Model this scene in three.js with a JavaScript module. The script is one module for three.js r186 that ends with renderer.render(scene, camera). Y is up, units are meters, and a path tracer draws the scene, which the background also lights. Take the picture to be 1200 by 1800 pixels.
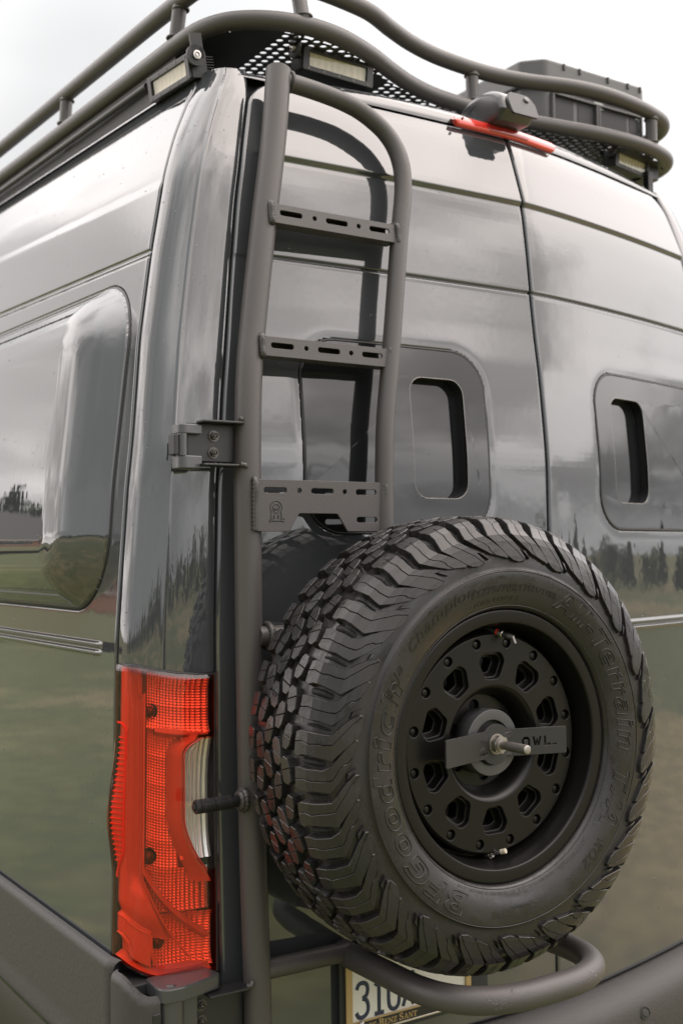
import * as THREE from 'three';
import { mergeGeometries, mergeVertices } from 'three/addons/utils/BufferGeometryUtils.js';
import { RoundedBoxGeometry } from 'three/addons/geometries/RoundedBoxGeometry.js';
import { FontLoader } from 'three/addons/loaders/FontLoader.js';

// ---------------------------------------------------------------- camera, sky, sun, exposure
const scene = new THREE.Scene();
const camera = new THREE.PerspectiveCamera(47.65, 682 / 1024, 0.05, 900);
{
  const yaw = 0.58043, pitch = 0.03825, roll = -0.012725;
  const d = new THREE.Vector3(Math.sin(yaw) * Math.cos(pitch), Math.sin(pitch), -Math.cos(yaw) * Math.cos(pitch));
  const r = new THREE.Vector3(Math.cos(yaw), 0, Math.sin(yaw)), u = new THREE.Vector3().crossVectors(r, d);
  const R = r.clone().multiplyScalar(Math.cos(roll)).addScaledVector(u, Math.sin(roll));
  const U = u.clone().multiplyScalar(Math.cos(roll)).addScaledVector(r, -Math.sin(roll));
  camera.position.set(-1.38477, 1.49074, 1.70411);
  camera.setRotationFromMatrix(new THREE.Matrix4().makeBasis(R, U, d.clone().negate()));
  camera.focus = 2.0; camera.userData.fStop = 4.0;
}
const SUN = new THREE.Vector3(0.36, 0.88, 0.30).normalize();
function hash(x, y, z) { let n = Math.sin(x * 127.1 + y * 311.7 + z * 74.7) * 43758.5453; return n - Math.floor(n); }
function vnoise(x, y, z) {
  const X = Math.floor(x), Y = Math.floor(y), Z = Math.floor(z); let fx = x - X, fy = y - Y, fz = z - Z;
  fx = fx * fx * (3 - 2 * fx); fy = fy * fy * (3 - 2 * fy); fz = fz * fz * (3 - 2 * fz);
  let s = 0;
  for (let i = 0; i < 8; i++) {
    const a = i & 1, b = (i >> 1) & 1, c = i >> 2;
    s += hash(X + a, Y + b, Z + c) * (a ? fx : 1 - fx) * (b ? fy : 1 - fy) * (c ? fz : 1 - fz);
  }
  return s;
}
function fbm(x, y, z, o = 5) { let a = 0.5, s = 0, f = 1; for (let i = 0; i < o; i++) { s += a * vnoise(x * f + i * 13, y * f, z * f); a *= 0.5; f *= 2.03; } return s / (1 - Math.pow(0.5, o)); }
const clamp = (x, a = 0, b = 1) => Math.min(b, Math.max(a, x));
const sstep = (a, b, x) => { const t = clamp((x - a) / (b - a)); return t * t * (3 - 2 * t); };
const lerp = (a, b, t) => a + (b - a) * t;
{ // one overcast sky: broken cloud, brighter round the veiled sun behind the photographer
  const W = 1024, H = 512, data = new Float32Array(W * H * 4);
  for (let j = 0; j < H; j++) for (let i = 0; i < W; i++) {
    const el = ((j + 0.5) / H - 0.5) * Math.PI, az = ((i + 0.5) / W - 0.5) * 2 * Math.PI;
    const y = Math.sin(el), x = Math.cos(el) * Math.cos(az), z = Math.cos(el) * Math.sin(az);
    const yy = Math.max(y, 0), k = 1 / (yy + 0.16);
    let c = fbm(x * k * 0.9 + 7, z * k * 0.9 + 3, 1.3, 6);
    const fine = fbm(x * k * 2.3 + 1, z * k * 2.3 + 9, 5.3, 5);
    c = sstep(0.40, 0.60, c * 0.72 + fine * 0.28);
    const toSun = x * SUN.x + y * SUN.y + z * SUN.z;
    const glow = sstep(0.26, 0.95, toSun), thin = sstep(0.52, 0.98, (x * -0.62 + y * 0.42 + z * -0.66)); // thin bright cloud to the front left
    const bright = 0.90 + 3.9 * glow + 2.7 * thin;
    const L = bright * lerp(1.0, 0.50, (1 - c) * sstep(0.0, 0.06, yy) * sstep(0.9, 2.2, bright)) * lerp(0.91, 1.06, c);
    const o = (j * W + i) * 4;
    const warm = Math.max(glow, 0.75 * thin);
    data[o] = L * lerp(0.985, 1.0, warm); data[o + 1] = L * lerp(0.99, 0.912, warm); data[o + 2] = L * lerp(1.0, 0.872, warm); data[o + 3] = 1;
  }
  const t = new THREE.DataTexture(data, W, H, THREE.RGBAFormat, THREE.FloatType);
  t.mapping = THREE.EquirectangularReflectionMapping; t.magFilter = THREE.LinearFilter; t.minFilter = THREE.LinearFilter; t.wrapS = THREE.RepeatWrapping; t.needsUpdate = true;
  scene.background = t; scene.environment = t;
}
const sun = new THREE.DirectionalLight(0xfff0e2, 0.5);
sun.position.copy(SUN).multiplyScalar(12).add(new THREE.Vector3(0, 1.2, 0)); sun.target.position.set(0, 1.2, 0);
sun.castShadow = true; sun.shadow.radius = 100; sun.shadow.mapSize.set(2048, 2048);
Object.assign(sun.shadow.camera, { left: -4, right: 4, top: 4, bottom: -4, near: 0.5, far: 40 });
scene.add(sun, sun.target);
const renderer = new THREE.WebGLRenderer({ antialias: true });
renderer.setSize(682, 1024); renderer.toneMapping = THREE.LinearToneMapping; renderer.toneMappingExposure = 1.0;
renderer.shadowMap.enabled = true; renderer.shadowMap.type = THREE.PCFSoftShadowMap;

// ---------------------------------------------------------------- helpers
let seed = 12345; const rnd = () => { seed = (seed * 1664525 + 1013904223) >>> 0; return seed / 4294967296; };
const taken = new Map();
function numbered(n) { const k = taken.get(n) || 0; taken.set(n, k + 1); return k ? `${n}_${String(k).padStart(3, '0')}` : n; }
function thing(name, label, category, base = [0, 0, 0], group) {
  const o = new THREE.Group(); o.name = numbered(name); o.position.set(...base); o.userData = { label, category };
  if (group) o.userData.group = group; scene.add(o); return o;
}
// geometry is modelled in world coordinates; parts are shifted back by their thing's base
function part(parent, name, geo, mat, label) {
  if (Array.isArray(geo)) geo = merge(geo);
  const m = new THREE.Mesh(geo, mat); m.name = name; m.castShadow = m.receiveShadow = true;
  if (parent.isGroup && parent.parent === scene) m.position.copy(parent.position).negate();
  if (label) m.userData.label = label;
  parent.add(m); return m;
}
function structure(name, geo, mat) { const m = new THREE.Mesh(Array.isArray(geo) ? merge(geo) : geo, mat); m.name = name; m.userData.kind = 'structure'; m.receiveShadow = m.castShadow = true; scene.add(m); return m; }
function merge(list) {
  const a = list.map(g => { let h = g.index ? g.toNonIndexed() : g.clone(); for (const k of Object.keys(h.attributes)) if (!['position', 'normal', 'uv'].includes(k)) h.deleteAttribute(k); if (!h.attributes.normal) h.computeVertexNormals(); if (!h.attributes.uv) h.setAttribute('uv', new THREE.BufferAttribute(new Float32Array(h.attributes.position.count * 2), 2)); h.morphAttributes = {}; return h; });
  return a.length === 1 ? a[0] : mergeGeometries(a, false);
}
const V = (x, y, z) => new THREE.Vector3(x, y, z);
function interp(X, Y, w = 0.04) { // piecewise linear, rounded at the knots by a short average
  const f = x => { if (x <= X[0]) return Y[0]; for (let i = 1; i < X.length; i++) if (x <= X[i]) return lerp(Y[i - 1], Y[i], (x - X[i - 1]) / (X[i] - X[i - 1])); return Y[Y.length - 1]; };
  return x => { let s = 0; for (let k = -4; k <= 4; k++) s += f(x + k * w / 4) * (5 - Math.abs(k)); return s / 25; };
}
// node list from a to b with a base step and finer steps near hot positions
function nodes(a, b, step, hot = []) {
  const r = [a]; let x = a;
  while (x < b - 1e-9) { let s = step; for (const [p, w, st] of hot) if (Math.abs(x - p) < w) s = Math.min(s, st); x = Math.min(b, x + s); r.push(x); }
  return r;
}
// open sheet over (u,v) nodes; f returns [x,y,z]; normals from finite differences
function sheet(us, vs, f, flip = false, uvf) {
  const nu = us.length, nv = vs.length, P = new Float32Array(nu * nv * 3), N = new Float32Array(nu * nv * 3), T = new Float32Array(nu * nv * 2);
  const e = 6e-4, a = V(), b = V(), n = V();
  for (let j = 0; j < nv; j++) for (let i = 0; i < nu; i++) {
    const k = j * nu + i, u = us[i], v = vs[j], p = f(u, v);
    P[k * 3] = p[0]; P[k * 3 + 1] = p[1]; P[k * 3 + 2] = p[2];
    const u1 = f(u + e, v), u0 = f(u - e, v), v1 = f(u, v + e), v0 = f(u, v - e);
    a.set(u1[0] - u0[0], u1[1] - u0[1], u1[2] - u0[2]); b.set(v1[0] - v0[0], v1[1] - v0[1], v1[2] - v0[2]);
    n.crossVectors(a, b).normalize(); if (flip) n.negate();
    N[k * 3] = n.x; N[k * 3 + 1] = n.y; N[k * 3 + 2] = n.z;
    T[k * 2] = u; T[k * 2 + 1] = v;
  }
  const I = []; for (let j = 0; j < nv - 1; j++) for (let i = 0; i < nu - 1; i++) { const k = j * nu + i; if (flip) I.push(k, k + nu, k + 1, k + 1, k + nu, k + nu + 1); else I.push(k, k + 1, k + nu, k + 1, k + nu + 1, k + nu); }
  const g = new THREE.BufferGeometry(); g.setAttribute('position', new THREE.BufferAttribute(P, 3)); g.setAttribute('normal', new THREE.BufferAttribute(N, 3)); g.setAttribute('uv', new THREE.BufferAttribute(T, 2)); g.setIndex(I); return g;
}
// polyline with rounded corners -> dense points
function fillet(pts, rad, n = 10) {
  const out = [], P = pts.map(p => V(...p));
  P.forEach((p, i) => {
    const r = Array.isArray(rad) ? rad[i] || 0 : rad;
    if (i === 0 || i === P.length - 1 || !r) { out.push(p.clone()); return; }
    const a = P[i - 1].clone().sub(p), b = P[i + 1].clone().sub(p), la = a.length(), lb = b.length(), d = Math.min(r, la * 0.49, lb * 0.49);
    const p0 = p.clone().addScaledVector(a, d / la), p2 = p.clone().addScaledVector(b, d / lb);
    for (let k = 0; k <= n; k++) { const t = k / n; out.push(p0.clone().multiplyScalar((1 - t) * (1 - t)).addScaledVector(p, 2 * t * (1 - t)).addScaledVector(p2, t * t)); }
  });
  return out;
}
const smoothPath = (pts, n) => new THREE.CatmullRomCurve3(pts.map(p => V(...p)), false, 'centripetal').getPoints(n);
// swept round tube, radius may vary along it; closed ends
function tube(pts, radius, seg = 20, closed = false) {
  const R = typeof radius === 'function' ? radius : () => radius, n = pts.length, g = new THREE.BufferGeometry(), pos = [], nor = [], uv = [], idx = [];
  let tan = [], len = [0];
  for (let i = 0; i < n; i++) { const a = pts[closed ? (i - 1 + n) % n : Math.max(0, i - 1)], b = pts[closed ? (i + 1) % n : Math.min(n - 1, i + 1)]; tan.push(b.clone().sub(a).normalize()); if (i) len.push(len[i - 1] + pts[i].distanceTo(pts[i - 1])); }
  let nrm = Math.abs(tan[0].y) < 0.9 ? V(0, 1, 0) : V(1, 0, 0); nrm.addScaledVector(tan[0], -nrm.dot(tan[0])).normalize();
  const rows = closed ? n + 1 : n;
  for (let q = 0; q < rows; q++) {
    const i = q % n; nrm.addScaledVector(tan[i], -nrm.dot(tan[i])).normalize();
    const bi = V().crossVectors(tan[i], nrm), r = R(i / (n - 1), i);
    for (let k = 0; k <= seg; k++) {
      const a = k / seg * 2 * Math.PI, c = Math.cos(a), s = Math.sin(a), d = nrm.clone().multiplyScalar(c).addScaledVector(bi, s);
      pos.push(pts[i].x + d.x * r, pts[i].y + d.y * r, pts[i].z + d.z * r); nor.push(d.x, d.y, d.z); uv.push(len[i], a * (typeof radius === 'number' ? radius : 0.01));
    }
  }
  for (let i = 0; i < rows - 1; i++) for (let k = 0; k < seg; k++) { const a = i * (seg + 1) + k, b = a + seg + 1; idx.push(a, a + 1, b, b, a + 1, b + 1); }
  if (!closed) for (const e of [0, n - 1]) { // caps
    const c = pos.length / 3, d = tan[e].clone().multiplyScalar(e ? 1 : -1), r = R(e ? 1 : 0, e); pos.push(pts[e].x, pts[e].y, pts[e].z); nor.push(d.x, d.y, d.z); uv.push(0, 0);
    for (let k = 0; k <= seg; k++) { const o = (e * (seg + 1) + k) * 3; pos.push(pos[o], pos[o + 1], pos[o + 2]); nor.push(d.x, d.y, d.z); uv.push(0, 0); }
    for (let k = 0; k < seg; k++) e ? idx.push(c, c + 1 + k, c + 2 + k) : idx.push(c, c + 2 + k, c + 1 + k);
  }
  g.setAttribute('position', new THREE.Float32BufferAttribute(pos, 3)); g.setAttribute('normal', new THREE.Float32BufferAttribute(nor, 3)); g.setAttribute('uv', new THREE.Float32BufferAttribute(uv, 2)); g.setIndex(idx);
  return g;
}
function seg2(a, b, n = 2) { const o = []; for (let i = 0; i <= n; i++) o.push(V(...a).lerp(V(...b), i / n)); return o; }
// weld bead: a rippled ring or line
function bead(pts, r, pitch, closed = false) {
  let L = 0; for (let i = 1; i < pts.length; i++) L += pts[i].distanceTo(pts[i - 1]);
  const n = Math.max(8, Math.round(L / pitch) * 6), c = new THREE.CatmullRomCurve3(pts, closed), q = c.getSpacedPoints(n); if (closed) q.pop();
  return tube(q, (t, i) => r * (0.5 + 0.68 * Math.pow(Math.abs(Math.sin(Math.PI * (i + 0.5) / 6)), 0.7) + 0.08 * hash(Math.floor(i / 6), 3, L)), 8, closed);
}
function ringPts(c, axis, r, n = 24) {
  const a = V(...axis).normalize(), u = (Math.abs(a.y) < 0.9 ? V(0, 1, 0) : V(1, 0, 0)).cross(a).normalize(), w = V().crossVectors(a, u), o = [];
  for (let i = 0; i < n; i++) { const t = i / n * 2 * Math.PI; o.push(V(...c).addScaledVector(u, r * Math.cos(t)).addScaledVector(w, r * Math.sin(t))); } return o;
}
function rrect(w, h, r, cx = 0, cy = 0, Cls = THREE.Shape) {
  const s = new Cls(), x = cx - w / 2, y = cy - h / 2; s.moveTo(x + r, y); s.lineTo(x + w - r, y); s.absarc(x + w - r, y + r, r, -Math.PI / 2, 0); s.lineTo(x + w, y + h - r); s.absarc(x + w - r, y + h - r, r, 0, Math.PI / 2); s.lineTo(x + r, y + h); s.absarc(x + r, y + h - r, r, Math.PI / 2, Math.PI); s.lineTo(x, y + r); s.absarc(x + r, y + r, r, Math.PI, 1.5 * Math.PI); return s;
}
function polyShape(pts, r = 0, Cls = THREE.Shape) { // closed polygon with rounded corners
  const s = new Cls(), n = pts.length;
  pts.forEach((p, i) => {
    const a = pts[(i + n - 1) % n], b = pts[(i + 1) % n], rr = Array.isArray(r) ? r[i] : r;
    const la = Math.hypot(a[0] - p[0], a[1] - p[1]), lb = Math.hypot(b[0] - p[0], b[1] - p[1]), d = Math.min(rr, la * 0.48, lb * 0.48);
    const p0 = [p[0] + (a[0] - p[0]) * d / la, p[1] + (a[1] - p[1]) * d / la], p1 = [p[0] + (b[0] - p[0]) * d / lb, p[1] + (b[1] - p[1]) * d / lb];
    i ? s.lineTo(...p0) : s.moveTo(...p0); if (d > 0) s.quadraticCurveTo(p[0], p[1], ...p1);
  });
  s.closePath(); return s;
}
const ext = (shape, depth, bevel = 0, seg = 1, cs = 8) => new THREE.ExtrudeGeometry(shape, { depth, bevelEnabled: bevel > 0, bevelSize: bevel, bevelThickness: bevel, bevelOffset: -bevel, bevelSegments: seg, curveSegments: cs });
const box = (x0, x1, y0, y1, z0, z1, r = 0.002) => new RoundedBoxGeometry(x1 - x0, y1 - y0, z1 - z0, 2, Math.min(r, (x1 - x0) / 2.1, (y1 - y0) / 2.1, (z1 - z0) / 2.1)).translate((x0 + x1) / 2, (y0 + y1) / 2, (z0 + z1) / 2);
const cyl = (c, axis, r, len, n = 24, r2) => { const g = new THREE.CylinderGeometry(r2 ?? r, r, len, n); g.applyQuaternion(new THREE.Quaternion().setFromUnitVectors(V(0, 1, 0), V(...axis).normalize())); return g.translate(...c); };
function lathe(pts, c, axis, n = 48) { const g = new THREE.LatheGeometry(pts.map(p => new THREE.Vector2(p[0], p[1])), n); g.applyQuaternion(new THREE.Quaternion().setFromUnitVectors(V(0, 1, 0), V(...axis).normalize())); return g.translate(...c); }
const warp = (g, f) => { const p = g.attributes.position; for (let i = 0; i < p.count; i++) { const q = f(p.getX(i), p.getY(i), p.getZ(i)); p.setXYZ(i, ...q); } g.computeVertexNormals(); return g; };

// ---------------------------------------------------------------- materials
function tex(n, fn, srgb) { const d = new Uint8Array(n * n * 4); for (let j = 0; j < n; j++) for (let i = 0; i < n; i++) { const c = fn(i / n, j / n, i, j), o = (j * n + i) * 4; d[o] = c[0]; d[o + 1] = c[1]; d[o + 2] = c[2]; d[o + 3] = 255; } const t = new THREE.DataTexture(d, n, n); t.wrapS = t.wrapT = THREE.RepeatWrapping; t.magFilter = THREE.LinearFilter; t.minFilter = THREE.LinearMipmapLinearFilter; t.generateMipmaps = true; if (srgb) t.colorSpace = THREE.SRGBColorSpace; t.needsUpdate = true; return t; }
// tiling noise: value noise whose lattice wraps
function tnoise(u, v, f, s = 0) { const x = u * f, y = v * f, X = Math.floor(x), Y = Math.floor(y); let a = x - X, b = y - Y; a = a * a * (3 - 2 * a); b = b * b * (3 - 2 * b); const h = (i, j) => hash(((i % f) + f) % f, ((j % f) + f) % f, s); return lerp(lerp(h(X, Y), h(X + 1, Y), a), lerp(h(X, Y + 1), h(X + 1, Y + 1), a), b); }
const grain = tex(256, (u, v) => { const g = 128 + 80 * (tnoise(u, v, 128, 1) - 0.5) + 70 * (tnoise(u, v, 64, 2) - 0.5); return [g, g, g]; });
const blotch = tex(256, (u, v) => { const g = 255 * clamp(0.5 + 0.7 * (tnoise(u, v, 4, 3) - 0.5) + 0.4 * (tnoise(u, v, 16, 4) - 0.5) + 0.35 * (tnoise(u, v, 90, 5) - 0.5)); return [g, g, g]; });
const rep = (t, s) => { const c = t.clone(); c.repeat.set(s, s); c.needsUpdate = true; return c; };
const M = {};
const std = (o) => new THREE.MeshPhysicalMaterial(o), lin = (r, g, b) => new THREE.Color().setRGB(r, g, b);
M.paint = std({ color: lin(0.040, 0.043, 0.047), roughness: 0.015, ior: 1.95, bumpMap: rep(blotch, 0.9), bumpScale: 0.00012, side: THREE.DoubleSide });
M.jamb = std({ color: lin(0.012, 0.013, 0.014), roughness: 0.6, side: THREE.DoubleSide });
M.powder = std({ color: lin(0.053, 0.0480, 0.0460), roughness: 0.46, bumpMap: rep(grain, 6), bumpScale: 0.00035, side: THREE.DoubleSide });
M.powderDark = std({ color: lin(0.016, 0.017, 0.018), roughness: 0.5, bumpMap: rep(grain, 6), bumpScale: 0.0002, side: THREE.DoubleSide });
M.weld = std({ color: lin(0.046, 0.043, 0.041), roughness: 0.4 });
M.rubber = std({ color: lin(0.0165, 0.0155, 0.0150), roughness: 0.62, specularIntensity: 0.8, roughnessMap: rep(blotch, 5), bumpMap: rep(grain, 8), bumpScale: 0.0001 });
M.rubber.roughness = 0.72;
M.rubber2 = M.rubber.clone(); M.rubber2.color = lin(0.0195, 0.0182, 0.0175); M.rubber3 = M.rubber.clone(); M.rubber3.color = lin(0.0150, 0.0145, 0.0143);
M.rubberDark = std({ color: lin(0.010, 0.010, 0.010), roughness: 0.8 });
M.gasket = std({ color: lin(0.01, 0.01, 0.011), roughness: 0.5 });
M.glass = std({ color: lin(0.010, 0.011, 0.012), roughness: 0.01, ior: 1.62 });
M.plastic = std({ color: lin(0.034, 0.032, 0.030), roughness: 0.62, bumpMap: rep(grain, 2.2), bumpScale: 0.0011, side: THREE.DoubleSide });
M.smoothBlack = std({ color: lin(0.013, 0.0135, 0.014), roughness: 0.45, side: THREE.DoubleSide });
M.greyPlastic = std({ color: lin(0.075, 0.075, 0.075), roughness: 0.45, bumpMap: rep(grain, 4), bumpScale: 0.0003 });
M.rim = std({ color: lin(0.0045, 0.0043, 0.0040), roughness: 0.30, specularIntensity: 0.6, side: THREE.DoubleSide });
M.steel = std({ color: lin(0.45, 0.43, 0.41), metalness: 1, roughness: 0.3 });
M.darkSteel = std({ color: lin(0.10, 0.095, 0.09), metalness: 0.8, roughness: 0.38 });
M.zinc = std({ color: lin(0.32, 0.30, 0.28), metalness: 1, roughness: 0.42, bumpMap: rep(grain, 10), bumpScale: 0.0003 });
M.paintSolid = std({ color: lin(0.036, 0.038, 0.040), roughness: 0.42, clearcoat: 0.6, clearcoatRoughness: 0.15, side: THREE.DoubleSide });
M.clear = std({ color: lin(1, 1, 1), transmission: 1, thickness: 0, roughness: 0.02, ior: 1.5, side: THREE.DoubleSide });
M.redLens = std({ color: lin(0.91, 0.225, 0.145), transmission: 1, thickness: 0, roughness: 0.02, ior: 1.5, side: THREE.DoubleSide });
M.redPlain = std({ color: lin(0.62, 0.035, 0.022), roughness: 0.12, clearcoat: 1 });
M.redDark = std({ color: lin(0.33, 0.008, 0.008), roughness: 0.2, clearcoat: 1 });
M.redDeep = std({ color: lin(0.35, 0.02, 0.012), roughness: 0.3 });
M.lampShell = std({ color: lin(0.52, 0.48, 0.46), roughness: 0.5, side: THREE.DoubleSide });
M.lampCover = std({ color: lin(0.52, 0.48, 0.46), roughness: 0.28, side: THREE.DoubleSide });
M.lampEdge = std({ color: lin(0.54, 0.50, 0.48), roughness: 0.25, side: THREE.DoubleSide });
M.lampWaffle = std({ color: lin(0.95, 0.93, 0.9), metalness: 0.75, roughness: 0.25, side: THREE.DoubleSide });
M.lampChrome = std({ color: lin(0.86, 0.85, 0.82), metalness: 0.8, roughness: 0.3, side: THREE.DoubleSide });
M.lampBulb = std({ color: lin(0.05, 0.03, 0.03), roughness: 0.15 });
M.lampCream = std({ color: lin(0.50, 0.45, 0.33), roughness: 0.5, side: THREE.DoubleSide });
M.markerRib = std({ color: lin(0.66, 0.09, 0.05), roughness: 0.25, side: THREE.DoubleSide });
function smoothed(g, cosMin) { // weld normals of faces that meet at a shallow angle
  const q = g.index ? g.toNonIndexed() : g; q.computeVertexNormals(); const p = q.attributes.position, n = q.attributes.normal, map = new Map();
  for (let i = 0; i < p.count; i++) { const k = `${Math.round(p.getX(i) * 5e4)},${Math.round(p.getY(i) * 5e4)},${Math.round(p.getZ(i) * 5e4)}`; if (!map.has(k)) map.set(k, []); map.get(k).push(i); }
  const out = new Float32Array(p.count * 3);
  for (const l of map.values()) for (const i of l) { let x = 0, y = 0, z = 0; for (const j of l) { const d = n.getX(i) * n.getX(j) + n.getY(i) * n.getY(j) + n.getZ(i) * n.getZ(j); if (d > cosMin - 1e-6) { x += n.getX(j); y += n.getY(j); z += n.getZ(j); } } const m = Math.hypot(x, y, z) || 1; out[i * 3] = x / m; out[i * 3 + 1] = y / m; out[i * 3 + 2] = z / m; }
  q.setAttribute('normal', new THREE.BufferAttribute(out, 3)); return q;
}
M.rubberWet = std({ color: lin(0.024, 0.024, 0.025), roughness: 0.22, roughnessMap: rep(blotch, 22), bumpMap: rep(blotch, 30), bumpScale: 0.0006 }); M.rubberWet.roughness = 0.26;
M.trim = std({ color: lin(0.16, 0.155, 0.15), metalness: 0.6, roughness: 0.25 });
// ---------------------------------------------------------------- ground and the places mirrored in the paint
{
  const n = 512, col = tex(n, (u, v) => {
    const a = tnoise(u, v, 4, 11) * 0.5 + tnoise(u, v, 14, 12) * 0.3 + tnoise(u, v, 60, 13) * 0.2, f = tnoise(u, v, 200, 14);
    const dry = sstep(0.42, 0.66, a); const k = 0.90 + 0.2 * f;
    return [lerp(86, 130, dry) * k, lerp(93, 119, dry) * k, lerp(55, 86, dry) * k];
  }, true);
  const ground = structure('ground', new THREE.PlaneGeometry(1600, 1600, 1, 1).rotateX(-Math.PI / 2), std({ map: rep(col, 70), roughness: 1 }));
  ground.position.y = 0;
}
const MT = { bark: std({ color: lin(0.06, 0.045, 0.035), roughness: 0.95 }), spruce: std({ color: lin(0.035, 0.05, 0.032), roughness: 0.9, side: THREE.DoubleSide }), leaf: std({ color: lin(0.06, 0.085, 0.03), roughness: 0.9, side: THREE.DoubleSide }), lawn: 0 };
function tuft(pos, nor, c, d, w, l, r) { // one leafy triangle pair
  const a = V(...c), dir = V(...d).normalize(), side = V(r() - 0.5, r() - 0.5, r() - 0.5).cross(dir).normalize().multiplyScalar(w);
  const tip = a.clone().addScaledVector(dir, l), q = [a.clone().add(side), a.clone().sub(side), tip], nn = V().crossVectors(q[1].clone().sub(q[0]), q[2].clone().sub(q[0])).normalize();
  for (const p of q) { pos.push(p.x, p.y, p.z); nor.push(nn.x, nn.y, nn.z); }
}
function crownGeo(kind, h, r) {
  const pos = [], nor = [];
  if (kind === 'spruce') for (let i = 0; i < 1500; i++) {
    const t = Math.pow(rnd(), 0.75), y = h * (0.06 + 0.94 * t), rad = r * (1 - t) * (0.55 + 0.45 * Math.abs(Math.sin(t * 40 + Math.floor(rnd() * 3)))) + 0.05, a = rnd() * 6.283, q = rad * (0.35 + 0.65 * rnd());
    tuft(pos, nor, [Math.cos(a) * q, y, Math.sin(a) * q], [Math.cos(a), -0.35 + 0.5 * (rnd() - 0.5) + (t > 0.93 ? 2 : 0), Math.sin(a)], 0.10 + 0.16 * (1 - t), 0.35 + 0.7 * (1 - t), rnd);
  } else {
    const C = []; for (let i = 0; i < 16; i++) { const a = rnd() * 6.283, y = 0.28 + 0.6 * rnd(); C.push([Math.cos(a) * r * 0.55 * rnd(), y * h, Math.sin(a) * r * 0.55 * rnd(), r * (0.3 + 0.25 * rnd()) * (1.15 - 0.6 * y)]); }
    for (let i = 0; i < 2600; i++) { const c = C[Math.floor(rnd() * C.length)], d = V(rnd() - 0.5, rnd() - 0.5, rnd() - 0.5).normalize(), q = c[3] * (0.7 + 0.3 * rnd()); tuft(pos, nor, [c[0] + d.x * q, c[1] + d.y * q, c[2] + d.z * q], [d.x + rnd() - 0.5, d.y - 0.3, d.z + rnd() - 0.5], 0.14, 0.42, rnd); }
  }
  const g = new THREE.BufferGeometry(); g.setAttribute('position', new THREE.Float32BufferAttribute(pos, 3)); g.setAttribute('normal', new THREE.Float32BufferAttribute(nor, 3)); return g;
}
function makeTree(kind, h, r, label, group) {
  const t = thing(kind === 'spruce' ? 'spruce_tree' : 'leafy_tree', label, 'tree', [0, 0, 0], group);
  part(t, 'trunk', cyl([0, h * 0.25, 0], [0, 1, 0], h * 0.022, h * 0.5, 7, h * 0.012), MT.bark); part(t, 'crown', crownGeo(kind, h, r), kind === 'spruce' ? MT.spruce : MT.leaf); return t;
}
{
  const protos = [], GS = 'spruces along the far edge of the field', GL = 'leafy trees along the far edge of the field';
  const LS = 'dark pointed spruce in the row beyond the field, mirrored in the van paint', LL = 'round green tree in the row beyond the field, mirrored in the van paint';
  const put = (kind, i, az, dist, sc) => {
    const key = kind + i; let t = protos[key];
    if (!t) { t = protos[key] = makeTree(kind, [7, 9, 6][i], kind === 'spruce' ? [2.0, 2.5, 2.1][i] : [4.6, 5.2, 4.8][i], kind === 'spruce' ? LS : LL, kind === 'spruce' ? GS : GL); }
    else { const c = t.clone(); c.name = numbered(t.name); c.userData = { ...t.userData }; scene.add(c); t = c; }
    t.position.set(0.4 + Math.sin(az) * dist, 0, Math.cos(az) * dist); t.rotation.y = rnd() * 6; t.scale.setScalar(sc);
  };
  // azimuth measured from +z (straight behind the van) towards +x
  for (let k = 0; k < 130; k++) { const az = -1.75 + k * 0.0267 + 0.02 * (rnd() - 0.5), leafy = rnd() < 0.62; put(leafy ? 'leafy' : 'spruce', k % 3, az, 44 + 9 * rnd(), (leafy ? 0.23 : 0.27) + 0.15 * Math.pow(rnd(), 2)); }
}
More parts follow.
